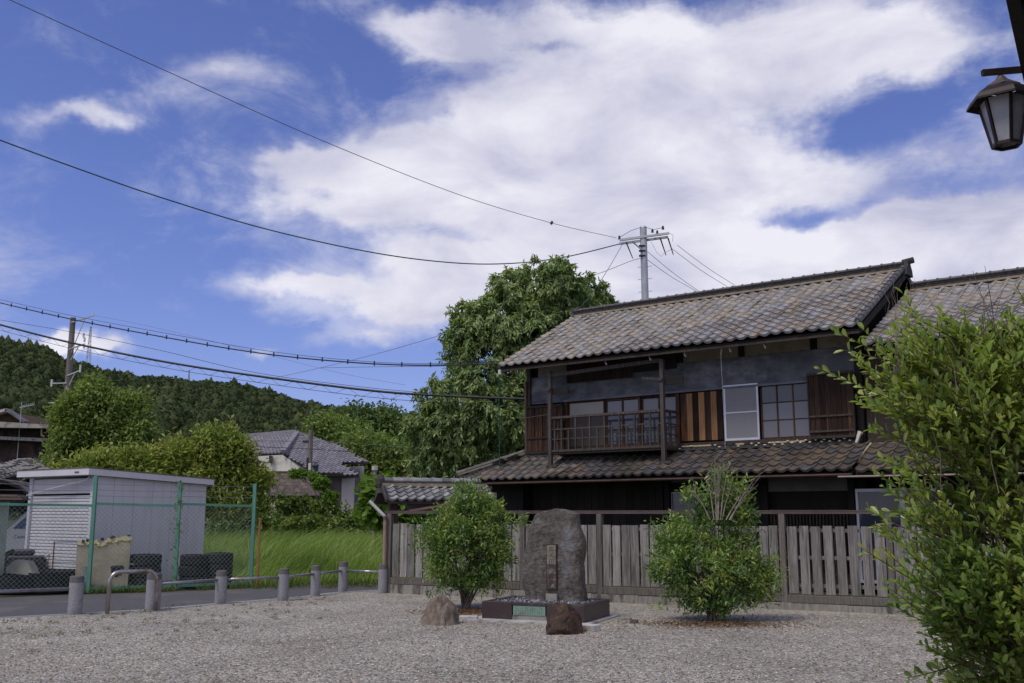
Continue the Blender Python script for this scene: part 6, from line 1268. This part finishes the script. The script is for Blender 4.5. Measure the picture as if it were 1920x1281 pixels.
lr = thing('grey_roofed_lean_to', 'lean-to roof of pale grey and dark tiles at the foot of the weathered house', 'lean-to', (0, 0, 0)); tiled_slope([at(-60, 885, 42), at(60, 858, 45), at(95, 880, 42), at(60, 884, 40), at(-60, 915, 38)], tile_mat('pale_checker_tile', [(.36, .35, .35), (.42, .41, .40), (.05, .045, .045), (.38, .37, .36)], .8), lr); B().prism([at(-60, 900, 40), at(60, 890, 41), at(60, 960, 41), at(-60, 960, 40)], (0, .2, 0)).build('wall', m_dark, lr)
for px, py, Y_, lab in ((40, 765, 49, 'television aerial over the roof of the weathered house'), (112, 764, 46, 'television aerial beside the concrete utility pole')):
    q = at(px, py, Y_); ae = thing('aerial', lab, 'aerial', (q.x, Y_, 0)); B().tube([(0, 0, 3.5), (0, 0, q.z + .3)], .02, 4).build('mast', m_galv, ae); b = B().tube([(-.1, 0, q.z + .02), (.62, 0, q.z + .16)], .014, 4)
    for i in range(7): b.tube([(i * .1, -.1, q.z - .02 + i * .02), (i * .1, .1, q.z + .16 + i * .02)], .008, 3)
    b.build('elements', m_galv, ae)
# dark red building behind the roofed wall
mb = thing('maroon_outbuilding', 'dark maroon gabled outbuilding under the big drooping tree', 'building', (0, 0, 0)); B().prism([at(745, 905, 36), at(800, 868, 36), at(850, 874, 36), at(875, 905, 36), at(875, 960, 36), at(745, 960, 36)], (0, 3, 0)).build('wall', mat('maroon_wall', (.06, .045, .05), (.09, .07, .075)), mb)
B().beam(at(740, 906, 35.8), at(803, 864, 35.8), .6, .09).build('roof_edge', mat('maroon_trim', (.10, .05, .05), (.14, .08, .08)), mb); B().beam(at(800, 866, 35.8), at(872, 876, 35.8), .6, .09).build('roof_edge', m_galv, mb)

# ------------------------------------------------------------------ overhead wires
def wire(name, label, cat, pts, a, b_, r_, m, rings=0, group=None, ext=0, spiral=False, parent=None):
    """a: (px, Y) and b: (px, Y) fix the upright plane the wire hangs in; pts are points it passes"""
    ra, rb_ = ray(a[0], 640), ray(b_[0], 640); A2 = Vector((ra.x * a[1] / ra.y, a[1], 0)); B2 = Vector((rb_.x * b_[1] / rb_.y, b_[1], 0)); n_ = Vector((A2.y - B2.y, B2.x - A2.x, 0)); P = []
    for px, py in pts:
        r = ray(px, py); k = A2.dot(n_) / r.dot(n_); P.append(r * k + Vector((0, 0, EYE)))
    S = []          # smooth by a Catmull-Rom walk
    for i in range(len(P) - 1):
        p0, p1, p2, p3 = P[max(0, i - 1)], P[i], P[i + 1], P[min(len(P) - 1, i + 2)]
        for k in range(8): t = k / 8; S.append(.5 * ((2 * p1) + (p2 - p0) * t + (2 * p0 - 5 * p1 + 4 * p2 - p3) * t * t + (3 * p1 - p0 - 3 * p2 + p3) * t ** 3))
    S.append(P[-1])
    root = parent or thing(name, label, cat, (0, 0, 0), 0, group); B().tube(S, r_, 5).build('cable', m, root)
    def walk(step):
        out = []; acc = 0
        for p, q in zip(S, S[1:]):
            l_ = (q - p).length
            while acc < l_: out.append(p.lerp(q, acc / l_)); acc += step
            acc -= l_
        return out
    if rings:
        me = B().tube([(0, 0, -.05), (0, 0, .08)], .022, 6).mesh('hanger'); me.materials.append(m_ins)
        for p in walk(rings): o = bpy.data.objects.new('hanger', me); COL.objects.link(o); o.parent = root; o.location = p
    if spiral:
        w = walk(.14); B().tube([p - Vector((0, 0, .12 + .10 * math.sin(i * .8))) for i, p in enumerate(w)], .006, 3).build('lashing_wire', m, root); B().tube([p - Vector((0, 0, .22)) for p in w[::8]], .008, 4).build('messenger_wire', m, root)
    return root
m_wire = mat('black_cable', (.015, .016, .02), (.03, .03, .035), 3, .6); m_gw = mat('green_cable', (.02, .07, .055), (.035, .10, .08), 3, .6); m_thin = mat('grey_wire', (.09, .09, .10), (.13, .13, .14), 3, .5)
wire('thin_wire', 'long thin wire from the top left corner down to the steel utility pole', 'wire', [(-60, -35), (25, 3), (300, 128), (600, 262), (860, 365), (1033, 418), (1155, 446)], (25, 20), (1155, 37.8), .010, m_thin)
wk = at(1033, 418, 34.2); o = B().tube([(0, 0, -.05), (0.05, 0, .05)], .05, 6).build('wire_joint', m_ins); o.location = wk; tag(o, 'small dark joint on the long thin wire left of the steel pole', 'wire joint')
wire('green_cable', 'thick sagging green cable from the left edge over the big tree to the steel pole', 'cable', [(-60, 238), (0, 263), (150, 318), (300, 370), (500, 430), (700, 474), (850, 493), (960, 494), (1060, 482), (1160, 458)], (0, 26), (1160, 37.8), .021, m_gw)
wire('ringed_cable', 'black cable with clips sagging from the left edge to the upper eave', 'cable', [(-60, 552), (0, 568), (150, 602), (350, 640), (500, 664), (650, 679), (780, 685), (938, 682)], (0, 36), (938, 25.4), .020, m_wire, rings=.95)
wire('thin_wire', 'faint wire running just above the clipped cable', 'wire', [(-60, 548), (0, 562), (150, 595), (350, 632), (500, 658), (650, 675), (780, 682), (938, 678)], (0, 36), (938, 25.4), .007, m_wire)
wire('lashed_cable', 'heavy black cable with spiral lashing below it crossing left to right over the hill', 'cable', [(-60, 592), (0, 609), (130, 642), (300, 677), (480, 705), (700, 733), (850, 743), (1000, 749)], (0, 40), (1000, 30), .040, m_wire, spiral=True)
wire('thin_wire', 'thin wire just above the heavy lashed cable', 'wire', [(-60, 588), (0, 600), (130, 622), (300, 657), (480, 699), (700, 728), (850, 740)], (0, 42), (850, 33), .009, m_wire)
wire('faint_wire', 'faint wire climbing from the hill towards the left side of the big tree', 'wire', [(500, 712), (600, 690), (720, 660), (855, 620)], (500, 60), (855, 40), .010, m_thin)
wire('faint_wire', 'very thin wire from the arm of the concrete pole out over the hill', 'wire', [(178, 592), (280, 612), (480, 660), (640, 700), (760, 722)], (178, 49), (760, 45), .006, m_thin)
wire('service_wire', 'wire from the steel pole to the left end of the upper ridge', 'wire', [(1166, 460), (1140, 505), (1110, 550), (1082, 583)], (1166, 37.8), (1082, 28), .010, m_gw)
wire('service_wire', 'wire from the steel pole down to the left across the crown of the big tree', 'wire', [(1203, 484), (1182, 490), (1120, 514), (1060, 530)], (1203, 37.8), (1060, 33), .010, m_thin)
for i, (pa, pb_, lab) in enumerate((((1212, 470), (1310, 546), 'upper of the two wires going right from the shaft of the steel pole'), ((1212, 486), (1308, 548), 'lower of the two wires going right from the shaft of the steel pole'), ((1270, 460), (1385, 540), 'outermost wire going right from the crossarm tip of the steel pole'), ((1258, 465), (1368, 541), 'inner wire going right from the crossarm of the steel pole'))):
    m_ = ((pa[0] + pb_[0]) / 2, (pa[1] + pb_[1]) / 2 + 3); wire('line_wire', lab, 'wire', [pa, m_, pb_, (pb_[0] + 60, pb_[1] + 42)], (pa[0], 38.5), (pb_[0], 46), .010, m_thin, group='wires leaving the steel pole to the right')
wire('drop_cable', 'green cable hanging straight down from the left corner of the upper eave', 'cable', [(938, 684), (936, 720), (936, 800), (937, 880)], (930, 25.1), (945, 25.1), .011, m_gw); q = at(937, 698, 25.1); o = B().tube([(0, 0, -.06), (0, 0, .06)], .04, 7).build('cable_insulator', m_insw); o.location = q; tag(o, 'small white insulator at the left corner of the upper eave', 'insulator')
wire('service_wire', 'thin green wire from the far left to the upper eave corner', 'wire', [(600, 690), (700, 688), (850, 686), (940, 676)], (600, 40), (940, 25.5), .007, m_gw)
wire('far_wire', 'pair of thin wires low across the roof of the white house', 'wire', [(440, 826), (580, 828), (700, 834), (770, 842)], (440, 52), (770, 52), .014, m_thin)
wire('far_wire', 'lower thin wire across the roof of the white house', 'wire', [(440, 836), (580, 842), (700, 850), (770, 853)], (440, 51.5), (770, 51.5), .016, m_wire)
